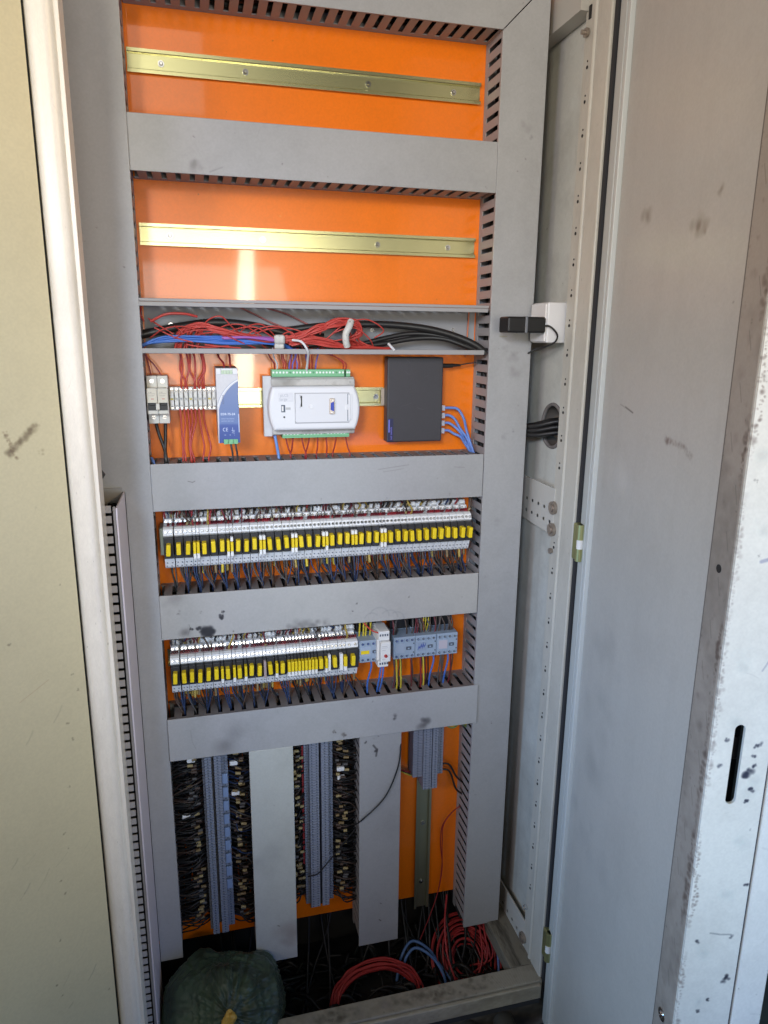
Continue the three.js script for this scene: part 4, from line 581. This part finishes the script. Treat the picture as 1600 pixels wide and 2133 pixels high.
[[0.237, 0.2425], [0.251, 0.2455], [0.2665, 0.271], [0.282, 0.2725], [0.297, 0.2935], [0.3125, 0.3125], [0.332, 0.324], [0.349, 0.353]].forEach(([x, e]) => wire('dark red wire from the controller\'s lower green row to the duct', [[x, 1.322, 0.028], [x + (e - x) * 0.2, 1.312, 0.032], [x + (e - x) * 0.7, 1.298, 0.038], [e + (e > x ? 0.002 : -0.002), 1.286, 0.044], [e, 1.27, 0.042]], M.redDark, 'dark red wires below the controller', 0.0013));
wire('light blue cable dropping from the lower left of the controller', [[0.2165, 1.332, 0.022], [0.219, 1.315, 0.026], [0.221, 1.3, 0.032], [0.2225, 1.284, 0.042], [0.223, 1.266, 0.044]], S({ color: lin(0.16, 0.32, 0.72), roughness: 0.4 }), undefined, 0.0029);
wire('thin orange wire running down the open duct\'s right end', [[0.594, 1.55, 0.01], [0.5935, 1.52, 0.008], [0.592, 1.48, 0.008], [0.591, 1.462, 0.006]], S({ color: lin(0.6, 0.16, 0.06), roughness: 0.4 }), undefined, 0.0014);
wire('blue cable end beside the left duct under the breaker', [[0.001, 1.29, 0.05], [0.004, 1.284, 0.055], [0.006, 1.277, 0.052]], M.blueNet, undefined, 0.0028);

// ---------- wiring inside the open duct ----------
function bundle(label, mat, specs, category = 'wire bundle') {
  const t = thing('wire_bundle', label, category);
  for (const [pts, r] of specs) part('wire', tube(pts, r ?? 0.0014, pts.length * 6, 6), mat, t);
  return t;
}
const jit = (pts, a, az = a) => pts.map(([x, y, z]) => [x + rr(-a, a), y + rr(-a, a), z + rr(-az, az)]);
{
  const base = [[-0.005, 1.498, 0.028], [0.06, 1.512, 0.024], [0.12, 1.52, 0.02], [0.18, 1.516, 0.022], [0.25, 1.502, 0.026], [0.31, 1.497, 0.026]];
  solo('black_cable', 'thick black cable along the left of the open duct behind red wires', 'cable', tube(base, 0.0075, 40, 10), M.cableBlack);
  solo('black_cable', 'thick black cable rising at the middle and leaving the open duct at lower right', 'cable', tube([[0.24, 1.508, 0.024], [0.31, 1.517, 0.03], [0.38, 1.521, 0.034], [0.45, 1.5195, 0.04], [0.51, 1.512, 0.05], [0.56, 1.498, 0.06], [0.59, 1.484, 0.068], [0.607, 1.471, 0.07]], 0.0066, 50, 10), M.cableBlack);
  solo('black_cable', 'upper of two thinner black cables bowing at the open duct\'s right half', 'cable', tube([[0.375, 1.484, 0.03], [0.42, 1.496, 0.032], [0.47, 1.505, 0.036], [0.52, 1.5025, 0.046], [0.565, 1.49, 0.058], [0.597, 1.474, 0.066]], 0.0044, 40, 8), M.cableBlack);
  solo('black_cable', 'lower of two thinner black cables bowing at the open duct\'s right half', 'cable', tube([[0.36, 1.479, 0.034], [0.42, 1.487, 0.036], [0.48, 1.497, 0.04], [0.53, 1.4965, 0.05], [0.57, 1.484, 0.06], [0.594, 1.474, 0.062]], 0.0046, 40, 8), M.cableBlack);
  solo('black_cable', 'black cable lying low among the red wires near the right tag', 'cable', tube([[0.2, 1.486, 0.03], [0.27, 1.482, 0.034], [0.34, 1.488, 0.04], [0.375, 1.483, 0.04], [0.4, 1.478, 0.036]], 0.005, 30, 8), M.cableBlack);
  const blue = []; for (let i = 0; i < 8; i++) blue.push([jit([[-0.004, 1.48, 0.05], [0.03, 1.488 + i * 0.0008, 0.056], [0.08, 1.487 + i * 0.0015, 0.062], [0.14, 1.486 + i * 0.0015, 0.064], [0.2, 1.486 + i * 0.0008, 0.06], [0.235, 1.483, 0.05], [0.25, 1.474, 0.042]], 0.0024, 0.003), 0.0019]);
  bundle('flat bundle of blue wires sweeping along the open duct\'s left half', M.blue, blue);
  bundle('purple wires beside the left white tag on the blue bundle', S({ color: lin(0.36, 0.12, 0.42), roughness: 0.42 }), [0, 1, 2].map(() => [jit([[0.13, 1.495, 0.068], [0.17, 1.495, 0.07], [0.21, 1.493, 0.066], [0.235, 1.489, 0.058]], 0.002), 0.0022]));
  const r1 = []; for (let i = 0; i < 16; i++) { const k = rr(0, 1); r1.push([jit([[0.05 + k * 0.04, 1.474, 0.046], [0.056 + k * 0.04, 1.5 + k * 0.008, 0.05], [0.085 + k * 0.02, 1.515, 0.06], [0.12, 1.509, 0.062], [0.165, 1.498, 0.064], [0.21, 1.492, 0.062], [0.24, 1.496, 0.058]], 0.004, 0.005), 0.0016]); }
  bundle('red wires fanning up from the slim terminals to the left tag', M.red, r1);
  const r2 = []; for (let i = 0; i < 20; i++) { const k = rr(-1, 1); r2.push([jit([[0.225, 1.49 + k * 0.006, 0.06], [0.26, 1.499 + k * 0.004, 0.062], [0.295, 1.512 + k * 0.004, 0.064], [0.33, 1.528 - Math.abs(k) * 0.012, 0.064], [0.362, 1.522 + k * 0.006, 0.062], [0.371, 1.508 + k * 0.006, 0.056], [0.36 + k * 0.012, 1.492, 0.05], [0.38 + k * 0.02, 1.478, 0.044]], 0.004, 0.005), 0.0016]); }
  bundle('red wires arching over between the two white tags', M.red, r2);
  const r3 = []; for (let i = 0; i < 14; i++) { const k = rr(-1, 1); r3.push([jit([[0.245, 1.488 + k * 0.004, 0.06], [0.28, 1.492 + k * 0.006, 0.064], [0.315, 1.486 + k * 0.005, 0.062], [0.35, 1.48, 0.06], [0.39, 1.479, 0.05], [0.43, 1.4775, 0.04]], 0.003, 0.004), 0.0016]); }
  bundle('red wires lying along the open duct\'s lower rim at mid length', M.red, r3);
  bundle('loose red wires looping at the far left of the open duct', M.red, [[[[0.0, 1.545, 0.04], [-0.001, 1.53, 0.05], [0.004, 1.52, 0.055]], 0.0014], [[[0.014, 1.52, 0.05], [0.04, 1.532, 0.056], [0.07, 1.533, 0.056], [0.09, 1.529, 0.05]], 0.0024], [[[0.02, 1.51, 0.056], [0.04, 1.5, 0.06], [0.06, 1.492, 0.062], [0.08, 1.487, 0.066]], 0.0014], [[[0.052, 1.513, 0.054], [0.062, 1.505, 0.06], [0.066, 1.494, 0.06]], 0.0014], [[[0.076, 1.512, 0.05], [0.062, 1.505, 0.056], [0.056, 1.49, 0.058]], 0.0014], [[[0.01, 1.525, 0.04], [0.03, 1.512, 0.05], [0.05, 1.5, 0.055]], 0.0013], [[[0.1, 1.483, 0.066], [0.13, 1.48, 0.068], [0.16, 1.478, 0.066]], 0.0014], [[[0.07, 1.483, 0.068], [0.1, 1.479, 0.07], [0.14, 1.481, 0.066]], 0.0014]]);
  { const lo = []; for (let i = 0; i < 15; i++) { const x = rr(0.01, 0.32), y = rr(1.482, 1.512), l = rr(0.05, 0.14), h = rr(0.004, 0.026); lo.push([[[x, y - 0.008, rr(0.04, 0.06)], [x + l * 0.25, y + h * 0.7, rr(0.055, 0.07)], [x + l * 0.55, y + h, rr(0.06, 0.073)], [x + l * 0.8, y + h * 0.4 - 0.004, rr(0.055, 0.07)], [Math.min(0.4, x + l), Math.max(1.478, y - rr(0.004, 0.02)), rr(0.04, 0.06)]], 0.0012]); } bundle('thin untidy red wires strewn over the other wires in the open duct', M.red, lo); }
  bundle('two thin brownish wires slanting across the open duct\'s grey back', S({ color: lin(0.3, 0.1, 0.09), roughness: 0.5 }), [[[[0.16, 1.548, 0.02], [0.19, 1.535, 0.014], [0.215, 1.523, 0.014], [0.25, 1.51, 0.02]], 0.0017], [[[0.21, 1.546, 0.02], [0.245, 1.537, 0.014], [0.28, 1.521, 0.016], [0.3, 1.512, 0.02]], 0.0017]]);
  const blot = (sd) => sheet(0.04, 0.04, [205, 203, 196], { ppm: 1500, grime: 0.2, specks: 14, sd });
  const tag = (label, pts, w, sd) => { const g = new THREE.TubeGeometry(new THREE.CatmullRomCurve3(pts.map(V)), 10, w, 8, false); g.scale(1, 1, 1); return solo('cable_tag', label, 'cable tag', g, S({ map: blot(sd), roughness: 0.5 })); };
  { const t = thing('cable_tag', 'white tape tag on the blue and red wires left of the controller top', 'cable tag'); part('tape', [RB(0.2165, 0.2355, 0.484 + 1, 1.501, 0.058, 0.073, 0.005, 2), RB(0.217, 0.234, 1.476, 1.486, 0.06, 0.07, 0.003, 2)], S({ map: blot(171), roughness: 0.5 }), t); }
  tag('white curled tape tag over the red wires right of centre', [[0.3525, 1.526, 0.066], [0.348, 1.516, 0.072], [0.3415, 1.504, 0.074], [0.342, 1.49, 0.072], [0.345, 1.482, 0.068]], 0.0062, 173);
  solo('cable_tie_end', 'small whitish wire stub on the open duct\'s lower rim', 'wire', tube([[0.42, 1.487, 0.07], [0.424, 1.481, 0.078], [0.429, 1.476, 0.078]], 0.0025), M.wireWhite);
}
const d2s = thing('duct_screws', 'three small screws in the back of the open duct', 'screws'); for (const [x, y] of [[0.045, 1.515], [0.405, 1.511], [0.565, 1.513]]) screw(x, y, 0.003, d2s, 0.0042);

// ---------- long terminal strips below ----------
function strip(label, xc, wl, y0, y1, steps, pitch = 0.0062) {
  const t = thing('terminal_strip', label, 'terminal strip', [xc, 0, 0]);
  // profile across x: steps = [[x0, x1, z], ...]
  const g = mergeGeometries([[steps[0][0], steps[steps.length > 2 ? 1 : 1][1], 0.02], ...steps].map(([a, b, z]) => RB(a, b, 0, pitch - 0.0007, 0.009, z, 0.0007)).map((q) => (q.index ? q.toNonIndexed() : q)));
  const holes = mergeGeometries(steps.filter((s) => s[3]).map(([a, b, z, n]) => mergeGeometries(Array.from({ length: n }, (_, i) => cyl(0.0015, 0.0006, a + (b - a) * (i + 0.5) / n, pitch * 0.45, z + 0.0002, 'z', 0.0015, 8)))));
  const n = Math.floor((y1 - y0) / pitch);
  for (let i = 0; i < n; i++) { const m = part('terminal', g, M.terminal, t); m.position.y = y0 + i * pitch; const h = part('clamp_hole', holes, M.contactorDark, m); h.position.y = 0; }
  return t;
}
strip('long grey terminal strip left of the pale duct', 0.078, 0, 0.28, 0.712, [[-0.0165, -0.0035, 0.052, 1], [0.0015, 0.0155, 0.052, 1], [-0.0215, -0.0165, 0.036], [0.0155, 0.0285, 0.034, 1]]);
strip('long grey terminal strip between the two pale vertical ducts', 0.29, 0, 0.3, 0.712, [[-0.0215, -0.002, 0.05, 2], [0.003, 0.0175, 0.05, 1], [-0.031, -0.0215, 0.037], [0.0175, 0.0295, 0.034, 1]]);
strip('short grey terminal block on the right vertical rail', 0.5285, 0, 0.551, 0.712, [[-0.0155, 0.0025, 0.052, 2], [0.0045, 0.0165, 0.052, 1]]);
{ const t = strip('lower-tier grey terminals flanking the short terminal block', 0.5285, 0, 0.58, 0.712, [[-0.0375, -0.016, 0.046, 1], [0.019, 0.031, 0.044, 1]]); void t; }
// ferruled wires left and right of the long strips
function stripWires(label, xc, y0, y1, side, dx, duct, cols, dens = 1) {
  const gs = [], sx = dx || 0.027, xa = xc + side * sx, w = duct - xa;
  for (let q = 0; q < 7; q++) { const pts = [], x0 = xa + w * (q + 0.5) / 7; for (let k = 0; k <= 9; k++) pts.push([x0 + rr(-0.003, 0.003), y0 + rr(0, 0.012) + (y1 - y0 - 0.012) * k / 9, 0.009 + (q % 2) * 0.004 + rr(-0.002, 0.002)]); gs.push(paint(tube(pts, Math.abs(w) / 11, 20, 6), PAL[pick(['black', 'dkbrown', 'black', 'brown'])])); }
  for (let y = y0; y < y1; y += 0.0031 / dens) {
    const x = xc + side * sx, e = duct, c = pick(cols), z = rr(0.018, 0.044), yy = y + rr(-0.006, 0.006), dy = rr(-0.028, 0.008), m = rr(0.3, 0.7);
    gs.push(paint(tube([[x, yy, z * 0.8], [x + side * 0.01, yy + rr(-0.002, 0.002), z], [x + (e - x) * m, yy + dy * rr(0.1, 0.6) + rr(-0.004, 0.004), z + rr(0, 0.014)], [e, yy + dy, z]], rr(0.0012, 0.0018), 8, 5), PAL[c]));
  }
  for (let y = y0 + 0.02; y < y1; y += 0.0062) { if (rnd() < 0.2) continue; const o = pick([0.006, 0.012, 0.012, 0.02]) + rr(-0.002, 0.002), l = rr(0.007, 0.011), yy = y + rr(-0.001, 0.001), z = rr(0.04, 0.05), x = xc + side * sx; gs.push(paint(tube([[x + side * o, yy, z], [x + side * (o + l), yy + rr(-0.002, 0.002), z + 0.001]], 0.0031, 2, 7), PAL[pick(['dtan', 'dtan', 'mtan', 'brown', 'dtan', 'grey', 'mtan', 'grey', 'brown', 'mtan'])])); }
  stuff('wire_tangle', label, 'wires', gs, M.vertex);
}
const DK = ['brown', 'black', 'black', 'black', 'black', 'black', 'dkbrown'];
stripWires('dark wires with tan sleeves left of the left terminal strip', 0.078, 0.3, 0.712, -1, 0.0205, -0.002, DK, 1.3);
stripWires('dark wires with white and yellow sleeves right of the left terminal strip', 0.08, 0.29, 0.712, 1, 0, 0.149, [...DK, 'blue', 'grey'], 1);
stripWires('dark wires with yellow sleeves left of the middle terminal strip', 0.288, 0.32, 0.712, -1, 0, 0.231, DK, 1.2);
stripWires('dark wires with tan sleeves right of the middle terminal strip', 0.292, 0.31, 0.712, 1, 0, 0.369, DK, 1.1);
for (const [x, y, m] of [[0.0365, 0.69, 0], [0.118, 0.672, 0], [0.0215, 0.567, 0], [0.119, 0.604, 0], [0.334, 0.626, 1], [0.335, 0.606, 1]]) { void m; solo('wire_marker', `white wire marker sleeve ${x < 0.06 ? (y > 0.6 ? 'high on the left' : 'lower on the left') + ' of the left strip' : x < 0.2 ? (y > 0.65 ? 'higher on the right' : 'lower on the right') + ' of the left strip' : (y > 0.61 ? 'upper of two right' : 'lower of two right') + ' of the middle strip'}`, 'wire marker', [RB(x - 0.008, x + 0.008, y - 0.0045, y + 0.0045, 0.042, 0.049, 0.002)], M.relayWhite); }
{ const t = thing('jumper_comb', 'row of blue jumper bridges right of the left terminal strip', 'jumper bars'); for (let i = 0; i < 9; i++) part('jumper', RB(0.094, 0.105, 0.375 + i * 0.031, 0.397 + i * 0.031, 0.034, 0.0385, 0.001), M.terminalBlue, t); }
solo('red_strip', 'thin red bus strip along the left edge of the middle terminal strip', 'bus strip', B(0.2548, 0.2582, 0.4, 0.712, 0.026, 0.0345), M.redDark);
wire('thin black wire hanging diagonally across the vertical grey duct', [[0.4555, 0.712, 0.07], [0.4525, 0.665, 0.0805], [0.447, 0.632, 0.0815], [0.42, 0.568, 0.0815], [0.373, 0.523, 0.081], [0.364, 0.51, 0.074]], M.cableBlack, undefined, 0.0016);
wire('thin black wire crossing the middle terminal strip low down', [[0.365, 0.49, 0.06], [0.328, 0.444, 0.058], [0.3, 0.41, 0.058], [0.279, 0.387, 0.056], [0.262, 0.381, 0.05]], M.cableBlack, undefined, 0.0014);
for (const [y, e] of [[0.595, 0.55], [0.58, 0.52]]) wire('black wire from the short terminal block to the right duct', [[0.556, y, 0.03], [0.576, y - 0.002, 0.034], [0.595, e + 0.01, 0.036], [0.612, e - 0.01, 0.03]], M.cableBlack, 'black wires right of the short terminal block', 0.0022);
for (const k of [0, 1, 2]) wire('green and brown wire at the lower left of the short terminal block', [[0.492, 0.575 + k * 0.004, 0.03], [0.48, 0.583 + k * 0.003, 0.032], [0.462, 0.588 + k * 0.001, 0.02]], [M.wireYellow, S({ color: lin(0.09, 0.06, 0.04) }), M.redDark][k], 'wires left of the short terminal block', 0.0016);
for (const k of [0, 1]) wire('thin brownish red wire drooping over the orange plate at lower right', [[0.609, 0.48, 0.03], [0.595, 0.46, 0.02], [0.575 + k * 0.002, 0.425, 0.014], [0.572 + k * 0.004, 0.38, 0.012], [0.578 - k * 0.001, 0.31, 0.012], [0.566, 0.25, 0.02], [0.545, 0.2, 0.03], [0.52, 0.15, 0.04]], M.redDark, 'brownish red wires drooping at lower right', 0.0012);
for (const k of [0, 1, 2, 3]) wire('yellow green wire at the top right of the short terminal block', [[0.562, 0.705 - k * 0.004, 0.036], [0.578, 0.702 - k * 0.005, 0.045], [0.596, 0.705 - k * 0.003, 0.046], [0.612, 0.7 - k * 0.006, 0.04]], k % 2 ? S({ color: lin(0.16, 0.24, 0.06), roughness: 0.5 }) : M.wireYellow, 'yellow green wires right of the short terminal block', 0.0018);

// ---------- socket box, adapter, cables at the right wall ----------
{
  const t = thing('socket_box', 'white surface socket box on the right side wall', 'socket box');
  part('box', RB(0.6895, 0.7345, 1.4915, 1.5615, 0.086, 0.148, 0.003, 2), S({ color: lin(0.74, 0.73, 0.73), roughness: 0.4 }), t);
  part('cover_plate', RB(0.6855, 0.6895, 1.4935, 1.5595, 0.088, 0.146, 0.002, 2), S({ color: lin(0.76, 0.74, 0.73), roughness: 0.4 }), t);
  const a = thing('power_adapter', 'black plug-in power adapter sticking out of the white socket box', 'power adapter');
  part('case', RB(0.6125, 0.6855, 1.5085, 1.536, 0.112, 0.152, 0.004, 3), S({ color: lin(0.006, 0.006, 0.007), roughness: 0.45 }), a);
  part('glossy_band', RB(0.6455, 0.6505, 1.508, 1.5365, 0.1115, 0.1525, 0.001), S({ color: lin(0.16, 0.17, 0.19), roughness: 0.2 }), a);
  part('cord', tube([[0.684, 1.521, 0.148], [0.69, 1.5205, 0.154], [0.7, 1.513, 0.157], [0.7065, 1.5035, 0.156], [0.705, 1.494, 0.152], [0.695, 1.486, 0.14], [0.688, 1.48, 0.11], [0.69, 1.47, 0.07]], 0.0017, 40), M.cableBlack, a);
}
for (let i = 0; i < 6; i++) wire('black cable passing from the right duct through the round hole', [[0.66, 1.325 - (i % 3) * 0.008, 0.02 + i * 0.004], [0.69, 1.33 - (i % 3) * 0.007, 0.05], [0.71, 1.338 - (i % 3) * 0.009, 0.084 + Math.floor(i / 3) * 0.012], [0.735, 1.347 - (i % 3) * 0.0105, 0.1 + Math.floor(i / 3) * 0.016], [0.78, 1.35 - (i % 3) * 0.0105, 0.112 + Math.floor(i / 3) * 0.016]], M.cableBlack, 'black cables through the round side hole', 0.0052, 'cable', 'side_cable');

// ---------- cabinet floor: bag, coils, loose cables ----------
{
  const t = thing('plastic_bag', 'knotted dark green plastic bag on the cabinet floor at lower left', 'plastic bag', [0.08, 0.076, 0.14]);
  const g = new THREE.SphereGeometry(0.1, 190, 130), p = g.attributes.position, n1 = vnoise(5), n2 = vnoise(6), kn = new THREE.Vector3(0.05, 0.62, 0.78).normalize(), e1 = new THREE.Vector3(1, 0, 0), e2 = new THREE.Vector3(0, 0.78, -0.62);
  const ridge = (x) => 1 - Math.abs(2 * x - 1), planes = [];
  for (let i = 0; i < 110; i++) { const u = rr(-1, 1), a = rr(0, 6.283), q = Math.sqrt(1 - u * u); planes.push([q * Math.cos(a), u, q * Math.sin(a), rr(0.9, 1.06)]); }
  for (let i = 0; i < p.count; i++) {
    const v = new THREE.Vector3().fromBufferAttribute(p, i).normalize(), up = v.dot(kn), side = v.clone().addScaledVector(kn, -up), th = Math.atan2(side.dot(e1), side.dot(e2)), cx = Math.cos(th), cy = Math.sin(th);
    const d = Math.acos(Math.max(-1, Math.min(1, up))), fold = Math.exp(-Math.pow((d - 0.4) / 0.6, 2));
    let f = 2; for (const [a, b, c, k] of planes) { const t = v.x * a + v.y * b + v.z * c; if (t > 0.3) f = Math.min(f, k / t); }
    let r = (0.55 * f + 0.47) * (1 + (n1(v.x * 2.4 + 9, v.y * 2.4 + v.z * 2 + 9) - 0.5) * 0.4) + (ridge(n2(v.x * 8 + 20, v.y * 8 + v.z * 7 + 20)) - 0.5) * 0.05 + (ridge(n1(v.x * 17 + 70, v.y * 15 - v.z * 12 + 70)) - 0.5) * 0.03;
    r += fold * (0.085 * (ridge(n2(cx * 5 + 31 + d, cy * 5 + 37)) - 0.5) + 0.04 * (ridge(n1(cx * 12 + 51, cy * 12 + 57 + d * 2)) - 0.5));
    r -= 0.12 * Math.exp(-Math.pow(d / 0.25, 2)); r += 0.14 * Math.exp(-Math.pow(d / 0.08, 2));
    v.multiplyScalar(0.1 * r); v.x *= 1.08; v.y = v.y * 0.95 + 0.115; if (v.y < 0.002) v.y = 0.002; p.setXYZ(i, v.x, v.y, v.z);
  }
  g.computeVertexNormals();
  const bagTex = sheet(0.8, 0.4, [78, 98, 78], { ppm: 1200, grime: 0.35, specks: 40, sd: 191, tint: [0.9, 0.7, 0.8], draw: (k) => { for (let i = 0; i < 40; i++) k.blot((i * 0.618 % 1) * 0.8, (i * 0.382 % 1) * 0.4, 0.02, 0.1, i % 2 ? '120,116,88' : '40,60,48', 5); } });
  part('bag_skin', g, new THREE.MeshPhysicalMaterial({ map: bagTex, color: lin(0.9, 0.9, 0.82), roughness: 0.45, transmission: 0.22, thickness: 0, sheen: 0.4, sheenRoughness: 0.6, sheenColor: lin(0.3, 0.4, 0.32) }), t);
  const k = part('knot', (() => { const q = new RoundedBoxGeometry(0.021, 0.027, 0.016, 4, 0.007); const pp = q.attributes.position; for (let i = 0; i < pp.count; i++) { const s = 1 + (n1(pp.getX(i) * 170 + 3, pp.getY(i) * 170 + pp.getZ(i) * 130) - 0.5) * 0.6; pp.setXYZ(i, pp.getX(i) * s, pp.getY(i) * s, pp.getZ(i) * s); } q.computeVertexNormals(); return q; })(), S({ color: lin(0.5, 0.3, 0.05), roughness: 0.55 }), t, 'yellow scrap at the knot');
  k.position.set(0.006, 0.18, 0.094); k.rotation.z = -0.5;
}
function coil(label, mat, c, rad, n, squash, tilt, r = 0.0019, spread = 0.012, arc = Math.PI * 2) {
  const t = thing('wire_coil', label, 'wire coil', c);
  for (let i = 0; i < n; i++) { const pts = [], a0 = rr(0, 0.5), R = rad + rr(-spread, spread), h = rr(0, 0.016), q = squash + rr(-0.08, 0.08); for (let k = 0; k <= 16; k++) { const a = a0 + arc * (k / 16); pts.push([Math.cos(a) * R + rr(-0.002, 0.002), h + Math.sin(a) * R * tilt + rr(-0.002, 0.002), -Math.sin(a) * R * q]); } part('wire', tube(pts, r, 40, 6), mat, t); }
  return t;
}
const redCoil = S({ color: lin(0.4, 0.032, 0.034), roughness: 0.42 });
coil('thick coil of red wire lying on the cabinet floor in the middle', redCoil, [0.4, 0.085, 0.125], 0.098, 14, 0.5, 0.55, 0.0024, 0.009, Math.PI * 1.1);
coil('loose tangled coil of red wire at the right end of the cabinet floor', redCoil, [0.622, 0.1, 0.075], 0.056, 17, 0.9, 0.7, 0.0021, 0.026);
wire('red wires dropping from the right duct into the floor tangle', [[0.585, 0.25, 0.03], [0.575, 0.19, 0.05], [0.57, 0.14, 0.09], [0.58, 0.1, 0.13]], redCoil, 'red wires into the floor tangle', 0.0022);
for (const k of [0, 1, 2]) wire('red wires dropping from the right duct into the floor tangle', [[0.65 + k * 0.012, 0.23, 0.04], [0.655 + k * 0.01, 0.17, 0.07], [0.65 + k * 0.012, 0.12, 0.1], [0.63, 0.09, 0.12 - k * 0.02]], redCoil, 'red wires into the floor tangle', 0.0022);
for (const [a, b] of [[0, 0], [0.02, 0.055]]) wire('light blue cable looping over the cabinet floor by the red coil', [[0.47 - b * 0.3, 0.09, 0.1 - a], [0.472, 0.13, 0.075 - a], [0.5, 0.15, 0.06 - a], [0.535, 0.135, 0.075 - a], [0.555, 0.11, 0.1 - b * 0.4], [0.56 + b * 0.4, 0.085, 0.12]], S({ color: lin(0.1, 0.2, 0.45), roughness: 0.45 }), 'light blue cables on the cabinet floor', 0.0032, 'cable', 'floor_cable');
wire('blue cable hanging at the right end of the cabinet floor', [[0.7, 0.21, 0.02], [0.692, 0.16, 0.07], [0.682, 0.12, 0.12], [0.67, 0.085, 0.15]], M.blueNet, undefined, 0.0028, 'cable', 'floor_cable');
{ const gs = []; for (let i = 0; i < 170; i++) { const x = rr(0.0, 0.66), z = rr(-0.03, 0.18), a = rr(0, 6.28), l = rr(0.04, 0.13); gs.push(paint(tube([[x, 0.08 + rnd() * 0.02, z], [x + Math.cos(a) * l * 0.4, 0.09 + rnd() * 0.03, Math.min(0.19, z + Math.sin(a) * l * 0.3)], [x + Math.cos(a) * l + rr(-0.02, 0.02), 0.08 + rnd() * 0.03, Math.max(-0.04, Math.min(0.19, z + Math.sin(a) * l * 0.6))]], rr(0.002, 0.005), 12, 6), pick([PAL.black, PAL.black, PAL.black, [0.022, 0.02, 0.018], [0.012, 0.018, 0.014]]))); }
  for (let i = 0; i < 30; i++) { const x = pick([0.1, 0.3, 0.5, 0.57, 0.62, 0.64]) + rr(-0.06, 0.06), d = rr(-0.12, 0.12); gs.push(paint(tube([[x, 0.27, -0.02 - rnd() * 0.04], [x + d * 0.1, 0.2, 0.0 - rnd() * 0.04], [x + d * 0.5, 0.12, 0.03 + rnd() * 0.05], [x + d, 0.085, 0.08 + rnd() * 0.08]], rr(0.0018, 0.0035), 14, 6), PAL.black)); }
  stuff('cable_tangle', 'mass of black cables covering the dark cabinet floor', 'cables', gs, M.vertex); }

for (const a of series.values()) {
  if (a.length < 2) continue;
  const sx = Math.max(...a.map((q) => q[1])) - Math.min(...a.map((q) => q[1])), sy = Math.max(...a.map((q) => q[2])) - Math.min(...a.map((q) => q[2])), byY = sy > sx;
  a.sort((p, q) => (byY ? q[2] - p[2] : p[1] - q[1])).forEach(([m], i) => { m.userData.label += byY ? `, ${ord(i)} from top` : `, ${ord(i)} from left`; });
}
renderer.render(scene, camera);
